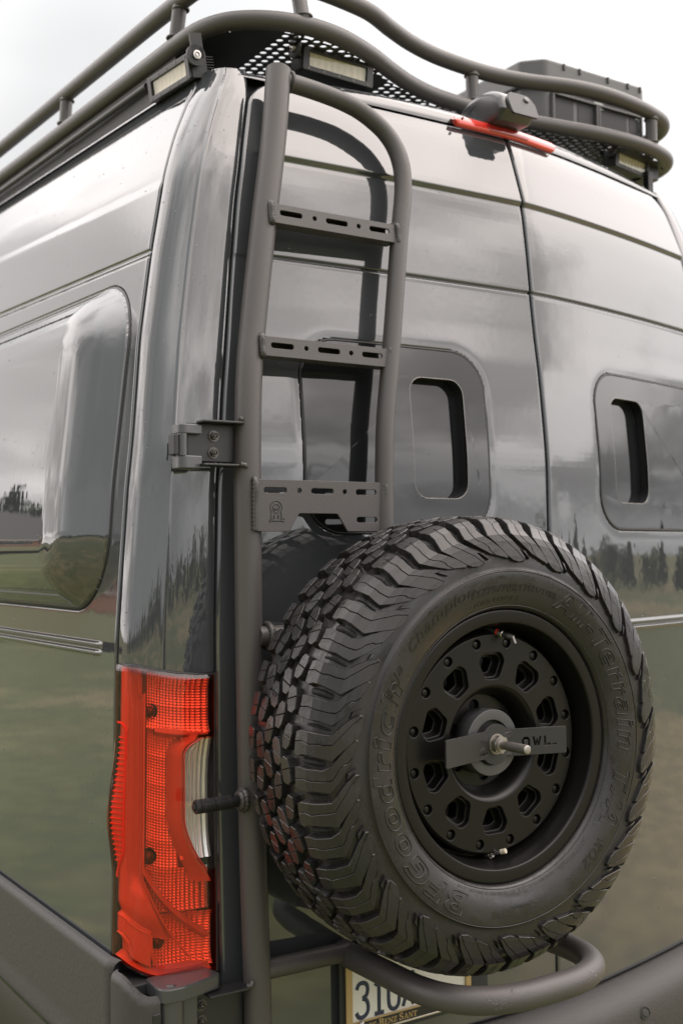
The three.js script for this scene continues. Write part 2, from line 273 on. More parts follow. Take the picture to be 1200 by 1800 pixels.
{ // low house on a rise ahead of the van, seen only as a reflection in the side
  const hx = -18.5, hz = -52, t = thing('brick_house', 'low brick house with a dark hipped roof, mirrored in the side bulge', 'house', [hx, 0.0, hz]);
  const brick = std({ color: lin(0.34, 0.17, 0.11), roughness: 0.9 }), roofM = std({ color: lin(0.075, 0.07, 0.07), roughness: 0.85 }), white = std({ color: lin(0.6, 0.58, 0.55), roughness: 0.7 });
  const rot = g => g.rotateY(0.42).translate(hx, 1.7, hz);
  part(t, 'wall', rot(new THREE.BoxGeometry(17, 2.6, 8).translate(0, 1.3, 0)), brick);
  const rs = new THREE.BufferGeometry(), X = 9.1, Z = 4.7, y0 = 2.6, y1 = 4.5, P = [[-X, y0, -Z], [X, y0, -Z], [X, y0, Z], [-X, y0, Z], [-X + 4, y1, 0], [X - 4, y1, 0]];
  const F = [0, 4, 5, 0, 5, 1, 1, 5, 2, 2, 5, 4, 2, 4, 3, 3, 4, 0, 0, 1, 2, 0, 2, 3]; rs.setAttribute('position', new THREE.Float32BufferAttribute(F.flatMap(i => P[i]), 3)); rs.computeVertexNormals();
  const roof = part(t, 'roof', rot(rs), roofM); part(roof, 'eave', rot(new THREE.BoxGeometry(18.3, 0.18, 9.5).translate(0, 2.55, 0)), white);
  for (const x of [-6, -2.4, 1.5, 5.6]) { const w = part(t, 'window', rot(new THREE.BoxGeometry(1.9, 1.2, 0.12).translate(x, 1.5, 4.03)), M.glass); part(w, 'frame', rot(mergeGeometries([new THREE.BoxGeometry(2.1, 0.1, 0.2).translate(x, 2.12, 4.05), new THREE.BoxGeometry(2.1, 0.1, 0.2).translate(x, 0.88, 4.05)])), white); }
  structure('hill', new THREE.SphereGeometry(60, 64, 24, 0, 6.2832, 0, 0.5).scale(1, 0.16, 1).translate(hx, -7.9, hz), std({ color: lin(0.12, 0.12, 0.05), roughness: 1, bumpMap: rep(grain, 40), bumpScale: 0.02 }));
  const lab = ['broad leafy tree close behind the brick house, mirrored in the van side', 'narrow dark spruce right of the brick house, mirrored in the van side', 'dense spruce at the left end of the brick house, mirrored in the van side', 'leafy tree well behind the brick house roof, mirrored in the van side'];
  [['leafy', 7.5, 3.6, -22.5, -66], ['spruce', 8.5, 1.7, -19.6, -63], ['spruce', 8, 2, -27, -62], ['leafy', 8, 4, -17.5, -68]].forEach((a, i) => { const tr = makeTree(a[0], a[1], a[2], lab[i]); tr.position.set(a[3], 1.2, a[4]); });
}

// ---------------------------------------------------------------- van body surfaces (x across the rear, z out of the rear doors)
const XC = 0.424;
const D = interp([0.3, 1.70, 1.842, 2.08, 2.173, 2.282, 2.45, 2.6], [-0.21, -0.21, -0.224, -0.253, -0.262, -0.276, -0.321, -0.40], 0.05);
const P = x => { const d = x - XC; return d > 0 ? -0.15 * d * d / (d + 0.05) - 0.09 * d * d : -0.04 * d * d; };
const rear = (x, y) => D(y) + P(x);
const G = interp([0.3, 0.722, 1.05, 1.365, 1.63, 1.793, 1.95, 2.194, 2.305, 2.384, 2.47], [-0.392, -0.392, -0.396, -0.396, -0.389, -0.373, -0.351, -0.317, -0.294, -0.274, -0.250], 0.04);
const GR = y => 2 * XC - G(y);
const S = interp([0.3, 0.765, 0.9, 1.327, 1.473, 1.631, 1.903, 2.096, 2.254, 2.334, 2.44, 2.49], [-0.572, -0.570, -0.566, -0.558, -0.548, -0.536, -0.503, -0.466, -0.431, -0.402, -0.350, -0.315], 0.04);
const SR = y => 2 * XC - S(y);
const zs = y => rear(G(y), y) - 0.075, zsr = y => rear(GR(y), y) - 0.11;
const sdRR = (x, y, cx, cy, hw, hh, r) => { const qx = Math.abs(x - cx) - hw + r, qy = Math.abs(y - cy) - hh + r; return Math.hypot(Math.max(qx, 0), Math.max(qy, 0)) + Math.min(Math.max(qx, qy), 0) - r; };
const groove = (d, w, depth) => -depth * Math.exp(-(d * d) / (w * w));
const roll = (d, r) => d >= r ? 0 : r - Math.sqrt(Math.max(0, r * r - (r - Math.max(d, 0)) * (r - Math.max(d, 0))));

const van = thing('camper_van', 'dark grey camper van seen at its rear left corner', 'van', [XC, 0, -2.5]);
const WIN = [ // flush window plugs of the two doors: centre, half sizes, corner radius
  { cx: 0.0265, cy: 1.7325, hw: 0.2285, hh: 0.1955, r: 0.085, hole: [0.126, 1.737, 0.070, 0.128, 0.034] },
  { cx: 0.885, cy: 1.735, hw: 0.268, hh: 0.188, r: 0.085, hole: [0.752, 1.738, 0.0735, 0.128, 0.034] }];
function doorRelief(x, y, w, side) {
  let h = 0;
  const inn = side ? 1 : sstep(-0.285, -0.22, x);
  h += inn * (0.009 * sstep(2.290, 2.304, y) - 0.009 * clamp((y - 2.300) / 0.17));   // overhanging swage near the top
  h += inn * groove(y - 2.0855, 0.0032, 0.006) - 0.002 * (1 - sstep(2.075, 2.0855, y)) * sstep(1.9, 2.0, y);
  const d = sdRR(x, y, w.cx, w.cy, w.hw, w.hh, w.r); h -= 0.009 * (1 - sstep(-0.001, 0.004, d)); h -= 0.0015 * Math.exp(-d * d / 0.0002) * (d > 0 ? 1 : 0);
  const o = w.hole, dh = sdRR(x, y, o[0], o[1], o[2], o[3], o[4]); h -= 0.032 * (1 - sstep(0.002, 0.012, dh));
  const t = y - 1.3185; h += (side ? 1 : sstep(-0.12, 0.0, x)) * 1.0 * (0.006 * Math.exp(-Math.pow((t - 0.006) / 0.0045, 4)) + 0.006 * Math.exp(-Math.pow((t + 0.008) / 0.0045, 4))); // two thin ribs of the waist moulding
  return h;
}
function door(side) {
  const w = WIN[side], yt = 2.470, yb = 0.508, rc = 0.06;
  const out = side ? y => GR(y) - 0.003 : y => G(y) + 0.003;
  const corner = y => y > yt - rc ? rc - Math.sqrt(Math.max(0, rc * rc - (y - (yt - rc)) ** 2)) : 0;
  const xl = y => side ? XC + 0.0028 : out(y) + corner(y), xr = y => side ? out(y) - corner(y) : XC - 0.0028;
  const f = (u, v) => {
    const y = clamp(v, yb, yt), uu = clamp(u), a = xl(y), b = xr(y), x = lerp(a, b, uu);
    const dd = Math.min(x - a, b - x, (yt - y) * 1.0, y - yb), skirt = Math.max(-u, u - 1, v > yt ? (v - yt) * 10 : 0, v < yb ? (yb - v) * 10 : 0);
    return [x, y, rear(x, y) + doorRelief(x, y, w, side) - roll(dd, 0.0065) - Math.max(0, skirt) * 2.5];
  };
  const us = [-0.012, ...nodes(0, 1, 0.0042, [[0, 0.012, 0.0012], [1, 0.012, 0.0012]]), 1.012];
  const vs = [yb - 0.0025, ...nodes(yb, yt, 0.0038, [[2.298, 0.012, 0.0016], [2.0855, 0.008, 0.0011], [1.3185, 0.02, 0.0013], [yt, 0.03, 0.0012], [yb, 0.008, 0.0015]]), yt + 0.0025];
  const m = part(van, 'rear_door', sheet(us, vs, f), M.paint, side ? 'right rear door, half hidden by the spare wheel edge' : 'left rear door behind the ladder and spare wheel');
  // glass plug with a sunk pane, following the door surface
  const hx = w.hole, shape = rrect(2 * w.hw - 0.004, 2 * w.hh - 0.004, w.r - 0.002, w.cx, w.cy); shape.holes.push(rrect(2 * hx[2], 2 * hx[3], hx[4], hx[0], hx[1], THREE.Path));
  const base = (x, y) => rear(lerp(w.cx, x, 1), y);
  const plate = warp(subdiv(ext(shape, 0.006, 0.0006, 1, 10), 0.03), (x, y, z) => [x, y, base(x, y) - 0.0062 + z]);
  const win = part(m, 'window', smoothed(plate, 0.95), M.glass);
  const wall = []; const op = rrect(2 * hx[2], 2 * hx[3], hx[4], hx[0], hx[1]).getSpacedPoints(120);
  const wallG = sheet(nodes(0, 1, 1 / 120), [0, 1], (u, v) => { const k = ((u % 1) + 1) % 1 * 120, i = Math.floor(k) % 120, p = op[i].clone().lerp(op[(i + 1) % 120], k - Math.floor(k)); return [p.x, p.y, base(p.x, p.y) - 0.001 - 0.030 * v]; });
  part(win, 'window_reveal', wallG, M.gasket);
  part(win, 'pane', warp(new THREE.PlaneGeometry(2 * hx[2] + 0.02, 2 * hx[3] + 0.02, 8, 12).translate(hx[0], hx[1], 0), (x, y) => [x, y, base(x, y) - 0.026]), M.glass);
  part(win, 'window_edge', tube(rrect(2 * hx[2], 2 * hx[3], hx[4], hx[0], hx[1]).getSpacedPoints(120).slice(0, -1).map(p => V(p.x, p.y, base(p.x, p.y) - 0.0006)), 0.0013, 8, true), M.trim);
  const gp = rrect(2 * w.hw, 2 * w.hh, w.r, w.cx, w.cy).getSpacedPoints(200).slice(0, -1).map(p => V(p.x, p.y, base(p.x, p.y) - 0.0022));
  part(win, 'gasket', tube(gp, 0.0026, 8, true), M.gasket);
  return m;
}
function subdiv(g, s) { // split long triangles so that a flat plate can follow a curve
  let p = Array.from((g.index ? g.toNonIndexed() : g).attributes.position.array);
  for (let it = 0; it < 6; it++) {
    const q = []; let did = false;
    for (let i = 0; i < p.length; i += 9) {
      const T = [0, 3, 6].map(k => [p[i + k], p[i + k + 1], p[i + k + 2]]), L = [0, 1, 2].map(k => Math.hypot(...T[k].map((c, j) => c - T[(k + 1) % 3][j]))), m = L.indexOf(Math.max(...L));
      if (L[m] > s) { did = true; const a = T[m], b = T[(m + 1) % 3], c = T[(m + 2) % 3], h = a.map((x, j) => (x + b[j]) / 2); q.push(...a, ...h, ...c, ...h, ...b, ...c); } else q.push(...T.flat());
    }
    p = q; if (!did) break;
  }
  const r = new THREE.BufferGeometry(); r.setAttribute('position', new THREE.Float32BufferAttribute(p, 3)); r.computeVertexNormals(); return r;
}
door(0); door(1);

// corner pillars
function pillar(side, y0, y1) {
  const Gx = side ? GR : G, Sx = side ? SR : S, Zs = side ? zsr : zs, n = 2.5;
  const f = (u, v) => {
    const a = clamp(u), yb = side ? y0 : y0 - 0.0215 * sstep(0.2, 1, a), y = y1 - (y1 - clamp(v, y0, y1)) * (y1 - yb) / (y1 - y0), ph = a * Math.PI / 2, c = Math.pow(Math.max(0, Math.cos(ph)), 2 / n), s = Math.pow(Math.max(0, Math.sin(ph)), 2 / n), zg = rear(Gx(y), y), z0 = Zs(y);
    let x = Gx(y) + (Sx(y) - Gx(y)) * c, z = z0 + (zg - z0) * s;
    const k = 0.0022 * Math.exp(-Math.pow((a - 0.62) / 0.02, 2)); z += k;
    const gap = (1 - a) * 0.12; z -= roll(gap, 0.006); const sg = a * 0.10; x += (side ? -1 : 1) * roll(sg, 0.003);
    if (u > 1) z -= (u - 1) * 2.5; if (u < 0) x += (side ? -1 : 1) * -u * 1.5;
    return [x, y, z];
  };
  const us = [-0.012, ...nodes(0, 1, 0.008, [[0, 0.04, 0.003], [1, 0.06, 0.003], [0.62, 0.06, 0.004]]), 1.012];
  const pl = part(van, 'corner_panel', sheet(us, nodes(y0, y1, 0.02), f, !!side), M.paint, side ? 'right rear corner panel above the bumper' : 'left rear corner panel above the tail light');
  return pl;
}
pillar(0, 1.301, 2.492); pillar(1, 0.5, 2.492);
{ // body inside the gaps, behind the panels
  const f = (u, v) => { const x = lerp(G(v) - 0.03, GR(v) + 0.03, u); return [x, v, rear(x, v) - 0.03]; };
  part(van, 'door_jamb', [sheet(nodes(0, 1, 0.02), nodes(0.5, 2.5, 0.04), f), sheet([0, 1], nodes(0.5, 2.48, 0.04), (u, v) => [lerp(S(v) + 0.02, G(v) + 0.03, u), v, lerp(zs(v) - 0.02, rear(G(v), v) - 0.03, u)])], M.jamb);
}
// left side with its sleeping bulge
const POD = { z0: -0.375, z1: -2.4, y0: 1.395, y1: 2.035, r: 0.15 };
const podH = interp([0, 0.028, 0.070, 0.118, 9], [0, 0.044, 0.078, 0.088, 0.088], 0.018);
const lift = (z, y) => y > 1.32 ? 0.055 * (y - 1.32) * Math.max(0, -0.30 - z) : 0; // body lines rise a little towards the front
function sideX(z, y) {
  let x = S(y);
  const d = -sdRR(z, y, (POD.z0 + POD.z1) / 2, (POD.y0 + POD.y1) / 2, (POD.z0 - POD.z1) / 2, (POD.y1 - POD.y0) / 2, POD.r);
  let h = 0;
  if (d > 0) { h += podH(d); }
  h += groove(d + 0.003, 0.003, 0.004);
  const yc = 2.083 + 0.012 * (-0.30 - z); h += groove(y - yc, 0.0035, 0.004) + groove(y - yc + 0.011, 0.0025, 0.002);
  const y2 = 2.222 + 0.03 * (-0.30 - z); h += 0.004 * sstep(-0.012, 0.012, y2 - y);
  const t = y - 1.322; if (z < -0.375) { const e = sstep(-0.375, -0.40, z); h += e * 0.006 * (Math.exp(-Math.pow((t - 0.008) / 0.0045, 4)) + Math.exp(-Math.pow((t + 0.008) / 0.0045, 4))); }
  return x - h;
}
{
  const f = (u, v) => { const z1 = zs(v) - 0.003, zb = Math.min(-0.362, z1 - 0.012), uu = Math.min(u, 0), z = uu < -0.36 ? zb + uu + 0.36 : lerp(z1, zb, -uu / 0.36), e = z1 - z; return [sideX(z, v) + roll(e, 0.004) + (u > 0 ? u * 2 : 0), v + lift(z, v), z]; };
  const us = [...nodes(-5.2, -1.4, 0.05), ...nodes(-1.4, 0, 0.0045, [[0, 0.05, 0.006], [-0.372, 0.016, 0.0009], [-0.40, 0.10, 0.003]]).slice(1), 0.008];
  const vs = nodes(0.6, 2.488, 0.005, [[1.322, 0.02, 0.0016], [1.4, 0.03, 0.002], [2.03, 0.03, 0.0025], [2.1, 0.06, 0.0018]]);
  part(van, 'side_panel', sheet(us, vs, f), M.paint, 'left side panel with a window bulge standing proud of it');
  const gp = rrect(POD.z0 - POD.z1, POD.y1 - POD.y0, POD.r, (POD.z0 + POD.z1) / 2, (POD.y0 + POD.y1) / 2).getSpacedPoints(260).slice(0, -1).map(p => V(S(p.y) - 0.0015, p.y + lift(p.x, p.y), p.x));
  part(van, 'bulge_seal', tube(gp, 0.0042, 8, true), M.gasket);
  const fr = (u, v) => [SR(v) - (u > 0 ? u : 0), v, Math.min(0, u) + zsr(v) - 0.003];
  part(van, 'side_panel', sheet(nodes(-5.2, 0, 0.4), nodes(0.6, 2.488, 0.06), fr, true), M.paint);
}
{ // roof with its rounded rear edge
  const f = (u, v) => { // u across, v: 0 at the door's top edge, forwards over the roof
    const x = lerp(G(2.47) - 0.02, GR(2.47) + 0.02, u), q = Math.abs(2 * u - 1), drop = 0.05 * Math.pow(q, 5);
    const z0 = rear(x, 2.474), a = Math.min(v, 1) * Math.PI / 2, R = 0.05;
    return [x, 2.474 + R * Math.sin(a) - drop * Math.min(1, v) + (v > 1 ? 0.06 * (v - 1) : 0), z0 - R * 1.3 * (1 - Math.cos(a)) - (v > 1 ? v - 1 : 0)];
  };
  part(van, 'roof', [sheet(nodes(0, 1, 0.02), [...nodes(0, 1, 0.08), 1.2, 1.5, 2, 3, 4.5, 5.8], f)], M.paint);
  part(van, 'roof_edge', [/*edges*/sheet(nodes(-5.2, -0.46, 0.1), nodes(0, 1, 0.1), (u, v) => { const y = lerp(2.475, 2.524, Math.sin(v * 1.57)); return [lerp(S(2.47) - 0.002, -0.12, 1 - Math.cos(v * 1.57)), y + lift(u, 2.49), u]; }), sheet(nodes(-5.2, -0.62, 0.3), nodes(0, 1, 0.1), (u, v) => [2 * XC - lerp(S(2.47) - 0.002, -0.12, 1 - Math.cos(v * 1.57)), lerp(2.475, 2.524, Math.sin(v * 1.57)), u], true)], M.paint);
}
// ---------------------------------------------------------------- spare wheel (axis along z, centre at WC)
const WC = [0, 1.15, 0];
const PROF = [[0, 0.413], [0.040, 0.4128], [0.062, 0.4115], [0.080, 0.4092], [0.096, 0.4052], [0.109, 0.3970], [0.1165, 0.388], [0.127, 0.3765], [0.1315, 0.365], [0.1352, 0.350], [0.1378, 0.338], [0.1392, 0.325], [0.1402, 0.312]]; // z, r of the block tops
const SA = [0]; for (let i = 1; i < PROF.length; i++) SA.push(SA[i - 1] + Math.hypot(PROF[i][0] - PROF[i - 1][0], PROF[i][1] - PROF[i - 1][1]));
function prof(s) { const q = Math.abs(s); let i = 1; while (i < SA.length - 1 && q > SA[i]) i++; const t = (q - SA[i - 1]) / (SA[i] - SA[i - 1]), z = lerp(PROF[i - 1][0], PROF[i][0], t), r = lerp(PROF[i - 1][1], PROF[i][1], t); return [Math.sign(s) * z, r]; }
function profN(s) { const a = prof(Math.max(Math.abs(s) - 0.006, 0)), b = prof(Math.abs(s) + 0.006), dz = b[0] - a[0], dr = b[1] - a[1], l = Math.hypot(dz, dr); return [Math.sign(s || 1) * -dr / l, dz / l]; }
const NP = 22, TP = 2 * Math.PI * 0.41 / NP;
function tyreAt(t, s, h) { // t along the tread (anticlockwise seen from behind the van), s across, h height over the block tops
  const [z, r] = prof(s), [nz, nr] = profN(s), a = t / 0.41, R = r + nr * h; return [WC[0] + Math.cos(a) * R, WC[1] + Math.sin(a) * R, WC[2] + z + nz * h];
}
const blockDepth = s => { const q = Math.abs(s); return lerp(0.0145, 0.0068, sstep(0.115, 0.165, q)); };
function clipHalf(P, axis, lim, keepGreater) {
  const o = []; for (let i = 0; i < P.length; i++) { const a = P[i], b = P[(i + 1) % P.length], ia = keepGreater ? a[axis] >= lim : a[axis] <= lim, ib = keepGreater ? b[axis] >= lim : b[axis] <= lim; if (ia) o.push(a); if (ia !== ib) { const k = (lim - a[axis]) / (b[axis] - a[axis]); o.push([a[0] + k * (b[0] - a[0]), a[1] + k * (b[1] - a[1])]); } }
  return o;
}
function inset(P, d) { // P anticlockwise
  const n = P.length; return P.map((p, i) => {
    const a = P[(i + n - 1) % n], b = P[(i + 1) % n]; let e1 = [p[0] - a[0], p[1] - a[1]], e2 = [b[0] - p[0], b[1] - p[1]]; const l1 = Math.hypot(...e1) || 1e-9, l2 = Math.hypot(...e2) || 1e-9; e1 = [e1[0] / l1, e1[1] / l1]; e2 = [e2[0] / l2, e2[1] / l2];
    let n1 = [-e1[1], e1[0]], n2 = [-e2[1], e2[0]], m = [n1[0] + n2[0], n1[1] + n2[1]], k = 1 + n1[0] * n2[0] + n1[1] * n2[1]; k = Math.max(k, 0.35); return [p[0] + m[0] * d / k, p[1] + m[1] * d / k];
  });
}
const area = P => { let s = 0; for (let i = 0; i < P.length; i++) { const a = P[i], b = P[(i + 1) % P.length]; s += a[0] * b[1] - a[1] * b[0]; } return s / 2; };
function blockGeo(polys, shear) { // polygons in (t,s)
  const pos = []; const put = (a, b, c) => pos.push(...a, ...b, ...c);
  for (let P of polys) {
    if (area(P) < 0) P = P.slice().reverse();
    const at = (p, h) => tyreAt(p[0] + shear(p[1]), p[1], h);
    const top = inset(P, 0.0009);
    const ss = P.map(p => p[1]), s0 = Math.min(...ss), s1 = Math.max(...ss), cuts = [s0, ...SA.flatMap(s => [s, -s]).filter(s => s > s0 + 1e-4 && s < s1 - 1e-4).sort((a, b) => a - b), s1];
    for (let i = 0; i < cuts.length - 1; i++) {
      let q = clipHalf(clipHalf(top, 1, cuts[i], true), 1, cuts[i + 1], false); if (q.length < 3) continue;
      const tri = THREE.ShapeUtils.triangulateShape(q.map(p => new THREE.Vector2(p[0], p[1])), []);
      for (const t of tri) put(at(q[t[0]], 0), at(q[t[2]], 0), at(q[t[1]], 0));
    }
    const base = inset(P, -0.0012);
    for (let i = 0; i < P.length; i++) {
      const j = (i + 1) % P.length, cut = [0, 1]; for (const c of cuts) { const k = (c - P[i][1]) / (P[j][1] - P[i][1]); if (k > 0.02 && k < 0.98) cut.push(k); } cut.sort((a, b) => a - b);
      for (let k = 0; k < cut.length - 1; k++) {
        const mix = (A, u) => [lerp(A[i][0], A[j][0], u), lerp(A[i][1], A[j][1], u)];
        const rows = [[top, 0], [P, -0.0009], [base, -1]].map(([A, h]) => [cut[k], cut[k + 1]].map(u => { const p = mix(A, u); return at(p, h === -1 ? -blockDepth(p[1]) - 0.001 : h); }));
        for (let r = 0; r < 2; r++) { put(rows[r][0], rows[r + 1][0], rows[r][1]); put(rows[r][1], rows[r + 1][0], rows[r + 1][1]); }
      }
    }
  }
  const g = new THREE.BufferGeometry(); g.setAttribute('position', new THREE.Float32BufferAttribute(pos, 3)); g.computeVertexNormals();
  const uv = new Float32Array(pos.length / 3 * 2); for (let i = 0; i < uv.length / 2; i++) { uv[2 * i] = pos[3 * i] + pos[3 * i + 1] * 0.7; uv[2 * i + 1] = pos[3 * i + 2] + pos[3 * i + 1] * 0.7; } g.setAttribute('uv', new THREE.BufferAttribute(uv, 2));
  return g;
}
const wheel = thing('spare_wheel', 'black all-terrain spare wheel carried upright on the left rear door', 'spare wheel', [0, 0.74, 0]);
{
  // carcass: groove floor, sidewall, bead
  const L = []; for (let s = -0.203; s <= 0.2031; s += 0.0058) { const [z, r] = prof(s), [nz, nr] = profN(s), d = blockDepth(s); L.push([r - nr * d, z - nz * d]); }
  const SW = [[0.3135, 0.1366], [0.3115, 0.1372], [0.3105, 0.1384], [0.3085, 0.1390], [0.30, 0.1392], [0.29, 0.1385], [0.28, 0.1370], [0.27, 0.1345], [0.26, 0.131], [0.252, 0.1270], [0.2465, 0.1228], [0.244, 0.1175], [0.2425, 0.110]];
  const full = [...SW.slice().reverse().map(([r, z]) => [r, -z]), ...L, ...SW];
  const carcass = lathe(full, WC, [0, 0, 1], 220);
  const tyre = part(wheel, 'tyre', carcass, M.rubber);
  wheel.userData.sw = undefined; delete wheel.userData.sw;
  // chevron: straight over the tread, swept back down the sidewall
  const shear = s => { const q = Math.abs(s); let t = 0.004 * sstep(0.10, 0.137, q); if (q > 0.137) t -= (q - 0.137) * 1.12; return t; };
  const none = () => 0;
  const zig = (t0, s0, s1, n, amp, g) => { const a = []; for (let i = 0; i <= n; i++) a.push([t0 + (i % 2 ? amp : -amp) + g, lerp(s0, s1, i / n)]); return a; };
  // shoulder block A (long, ends past the slit) and B (short, ends at the triangle), each cut by a sipe
  const sipA = g => [[0.0225 + g, 0.068], [0.0205 + g, 0.084], [0.0245 + g, 0.100], [0.0215 + g, 0.116], [0.0215 + g, 0.140], [0.0190 + g, 0.160], [0.0150 + g, 0.170], [0.0150 + g, 0.187]];
  const A1 = [[0.0060, 0.070], [0.0035, 0.078], [0.0045, 0.110], [0.0020, 0.136], [0.002, 0.165], [0.006, 0.181], ...sipA(-0.0004).reverse()];
  const A2 = [...sipA(0.0004), [0.036, 0.190], [0.048, 0.187], [0.0534, 0.180], [0.0534, 0.164], [0.0505, 0.142], [0.0445, 0.128], [0.0425, 0.100], [0.0425, 0.086], [0.046, 0.078], [0.043, 0.068]];
  const sipB = g => [[0.0835 + g, 0.070], [0.0815 + g, 0.088], [0.0845 + g, 0.104], [0.0830 + g, 0.120], [0.0830 + g, 0.146], [0.0790 + g, 0.152], [0.0790 + g, 0.160], [0.0840 + g, 0.166], [0.0840 + g, 0.176]];
  const B1 = [[0.064, 0.070], [0.0625, 0.080], [0.0650, 0.098], [0.0640, 0.124], [0.0575, 0.142], [0.0537, 0.164], [0.0537, 0.180], [0.060, 0.184], ...sipB(-0.0004).reverse()];
  const B2 = [...sipB(0.0004), [0.093, 0.172], [0.1005, 0.158], [0.1025, 0.150], [0.1025, 0.136], [0.1010, 0.112], [0.1025, 0.096], [0.1000, 0.076], [0.096, 0.068]];
  const notch = (P, s) => P;
  const tri = [[0.1065, 0.168], [0.1155, 0.166], [0.1115, 0.1815]];
  // centre rows: interlocking hexagonal blocks in pairs
  const hex = (t, s, lt, ls, k) => [[t - lt * 0.5, s - ls * 0.18 + k], [t - lt * 0.42, s + ls * 0.34 + k], [t - lt * 0.12, s + ls * 0.5 + k * 0.3], [t + lt * 0.34, s + ls * 0.46 - k], [t + lt * 0.5, s + ls * 0.14 - k], [t + lt * 0.44, s - ls * 0.36 - k], [t + lt * 0.1, s - ls * 0.52 - k * 0.3], [t - lt * 0.36, s - ls * 0.46 + k]];
  const cut = (P, t0, slope, gap) => { // split a hexagon by a sipe
    const Q = P.map(p => [p[0] - slope * (p[1] - P[0][1]), p[1]]), un = p => [p[0] + slope * (p[1] - P[0][1]), p[1]];
    return [clipHalf(Q, 0, t0 - gap, false).map(un), clipHalf(Q, 0, t0 + gap, true).map(un)];
  };
  const two = (t, s, lt, ls, k, sl) => cut(hex(t, s, lt, ls, k), t, sl, 0.0006);
  const mir = polys => polys.map(P => P.map(p => [TP - p[0], -p[1]]));
  const centre = [two(0.018, 0.045, 0.044, 0.0245, 0.004, 0.3), two(0.074, 0.043, 0.046, 0.0255, -0.003, -0.3), two(0.046, 0.0145, 0.046, 0.0245, -0.004, 0.35), two(0.103, 0.0155, 0.047, 0.0240, 0.003, -0.25)];
  const kinds = [{ g: blockGeo([A1, A2], shear) }, { g: blockGeo([B1, B2], shear) }, ...centre.map(c => ({ g: blockGeo(c, none) })), { g: blockGeo(mir([A1, A2]), s => -shear(s)) }, { g: blockGeo(mir([B1, B2]), s => -shear(s)) }, ...centre.map(c => ({ g: blockGeo(mir(c), none) }))];
  const triG = blockGeo([tri], shear);
  // short raised ribs on the groove floors between shoulder blocks
  const tone = [M.rubber, M.rubber2, M.rubber3];
  for (let p = 0; p < NP; p++) for (let k = 0; k < kinds.length; k++) {
    const m = part(tyre, 'tread_block', kinds[k].g, (k === 4 || k === 5 || k === 10 || k === 11) && rnd() < 0.5 ? M.rubberWet : tone[Math.floor(rnd() * 3)]);
    const ang = p * 2 * Math.PI / NP + 0.13; m.rotation.z = ang; m.position.set(WC[0] - (Math.cos(ang) * WC[0] - Math.sin(ang) * WC[1]), WC[1] - (Math.sin(ang) * WC[0] + Math.cos(ang) * WC[1]), 0);
  }
  const tris = [], ribs = [], sips = [], hairs = [];
  const rotZ = (g, a) => { const m = new THREE.Matrix4().makeTranslation(WC[0], WC[1], 0).multiply(new THREE.Matrix4().makeRotationZ(a)).multiply(new THREE.Matrix4().makeTranslation(-WC[0], -WC[1], 0)); return g.clone().applyMatrix4(m); };
  const floorRib = (pts, w, h) => { const g = sheet(nodes(0, 1, 0.05), nodes(0, 1, 0.2), (u, v) => { const i = Math.max(0, Math.min(pts.length - 2, Math.floor(u * (pts.length - 1)))), f = u * (pts.length - 1) - i, t = lerp(pts[i][0], pts[i + 1][0], f), s = lerp(pts[i][1], pts[i + 1][1], f), e = Math.sin(Math.PI * clamp(v)) * Math.pow(Math.sin(Math.PI * clamp(u, 0.01, 0.99)), 0.3); return tyreAt(t + (v - 0.5) * w + shear(s), s, -blockDepth(s) - 0.002 + h * e); }); return g; };
  const r1 = floorRib([[0.0535, 0.074], [0.0545, 0.10], [0.054, 0.128]], 0.016, 0.008), r2 = floorRib([[0.110, 0.08], [0.1105, 0.11], [0.1105, 0.135]], 0.007, 0.0075);
  for (let p = 0; p < NP; p++) { const a = p * 2 * Math.PI / NP + 0.13; tris.push(rotZ(triG, a)); ribs.push(rotZ(r1, a), rotZ(r2, a)); }
  for (let p = 0; p < NP; p++) part(tyre, 'wear_marker', tris[p], M.rubber);
  part(tyre, 'groove_rib', ribs, M.rubberDark).userData.kind = 'stuff';
  // raised line round the sidewall
  part(tyre, 'sidewall_rib', tube(ringPts([WC[0], WC[1], WC[2] + 0.1388], [0, 0, 1], 0.3112, 160), 0.0011, 6, true), M.rubber);
  part(tyre, 'bead_rib', tube(ringPts([WC[0], WC[1], WC[2] + 0.1252], [0, 0, 1], 0.2495, 160), 0.0011, 6, true), M.rubber);
  const swz = r => { for (let i = 1; i < SW.length; i++) if (r >= SW[i][0]) { const t = (r - SW[i][0]) / (SW[i - 1][0] - SW[i][0]); return lerp(SW[i][1], SW[i - 1][1], t); } return SW[SW.length - 1][1]; };
  // raised lettering: walls along every outline, standing on the sidewall
  const bold = await new FontLoader().loadAsync('fonts/droid/droid_sans_bold.typeface.json');
  const reg = await new FontLoader().loadAsync('fonts/droid/droid_sans_regular.typeface.json');
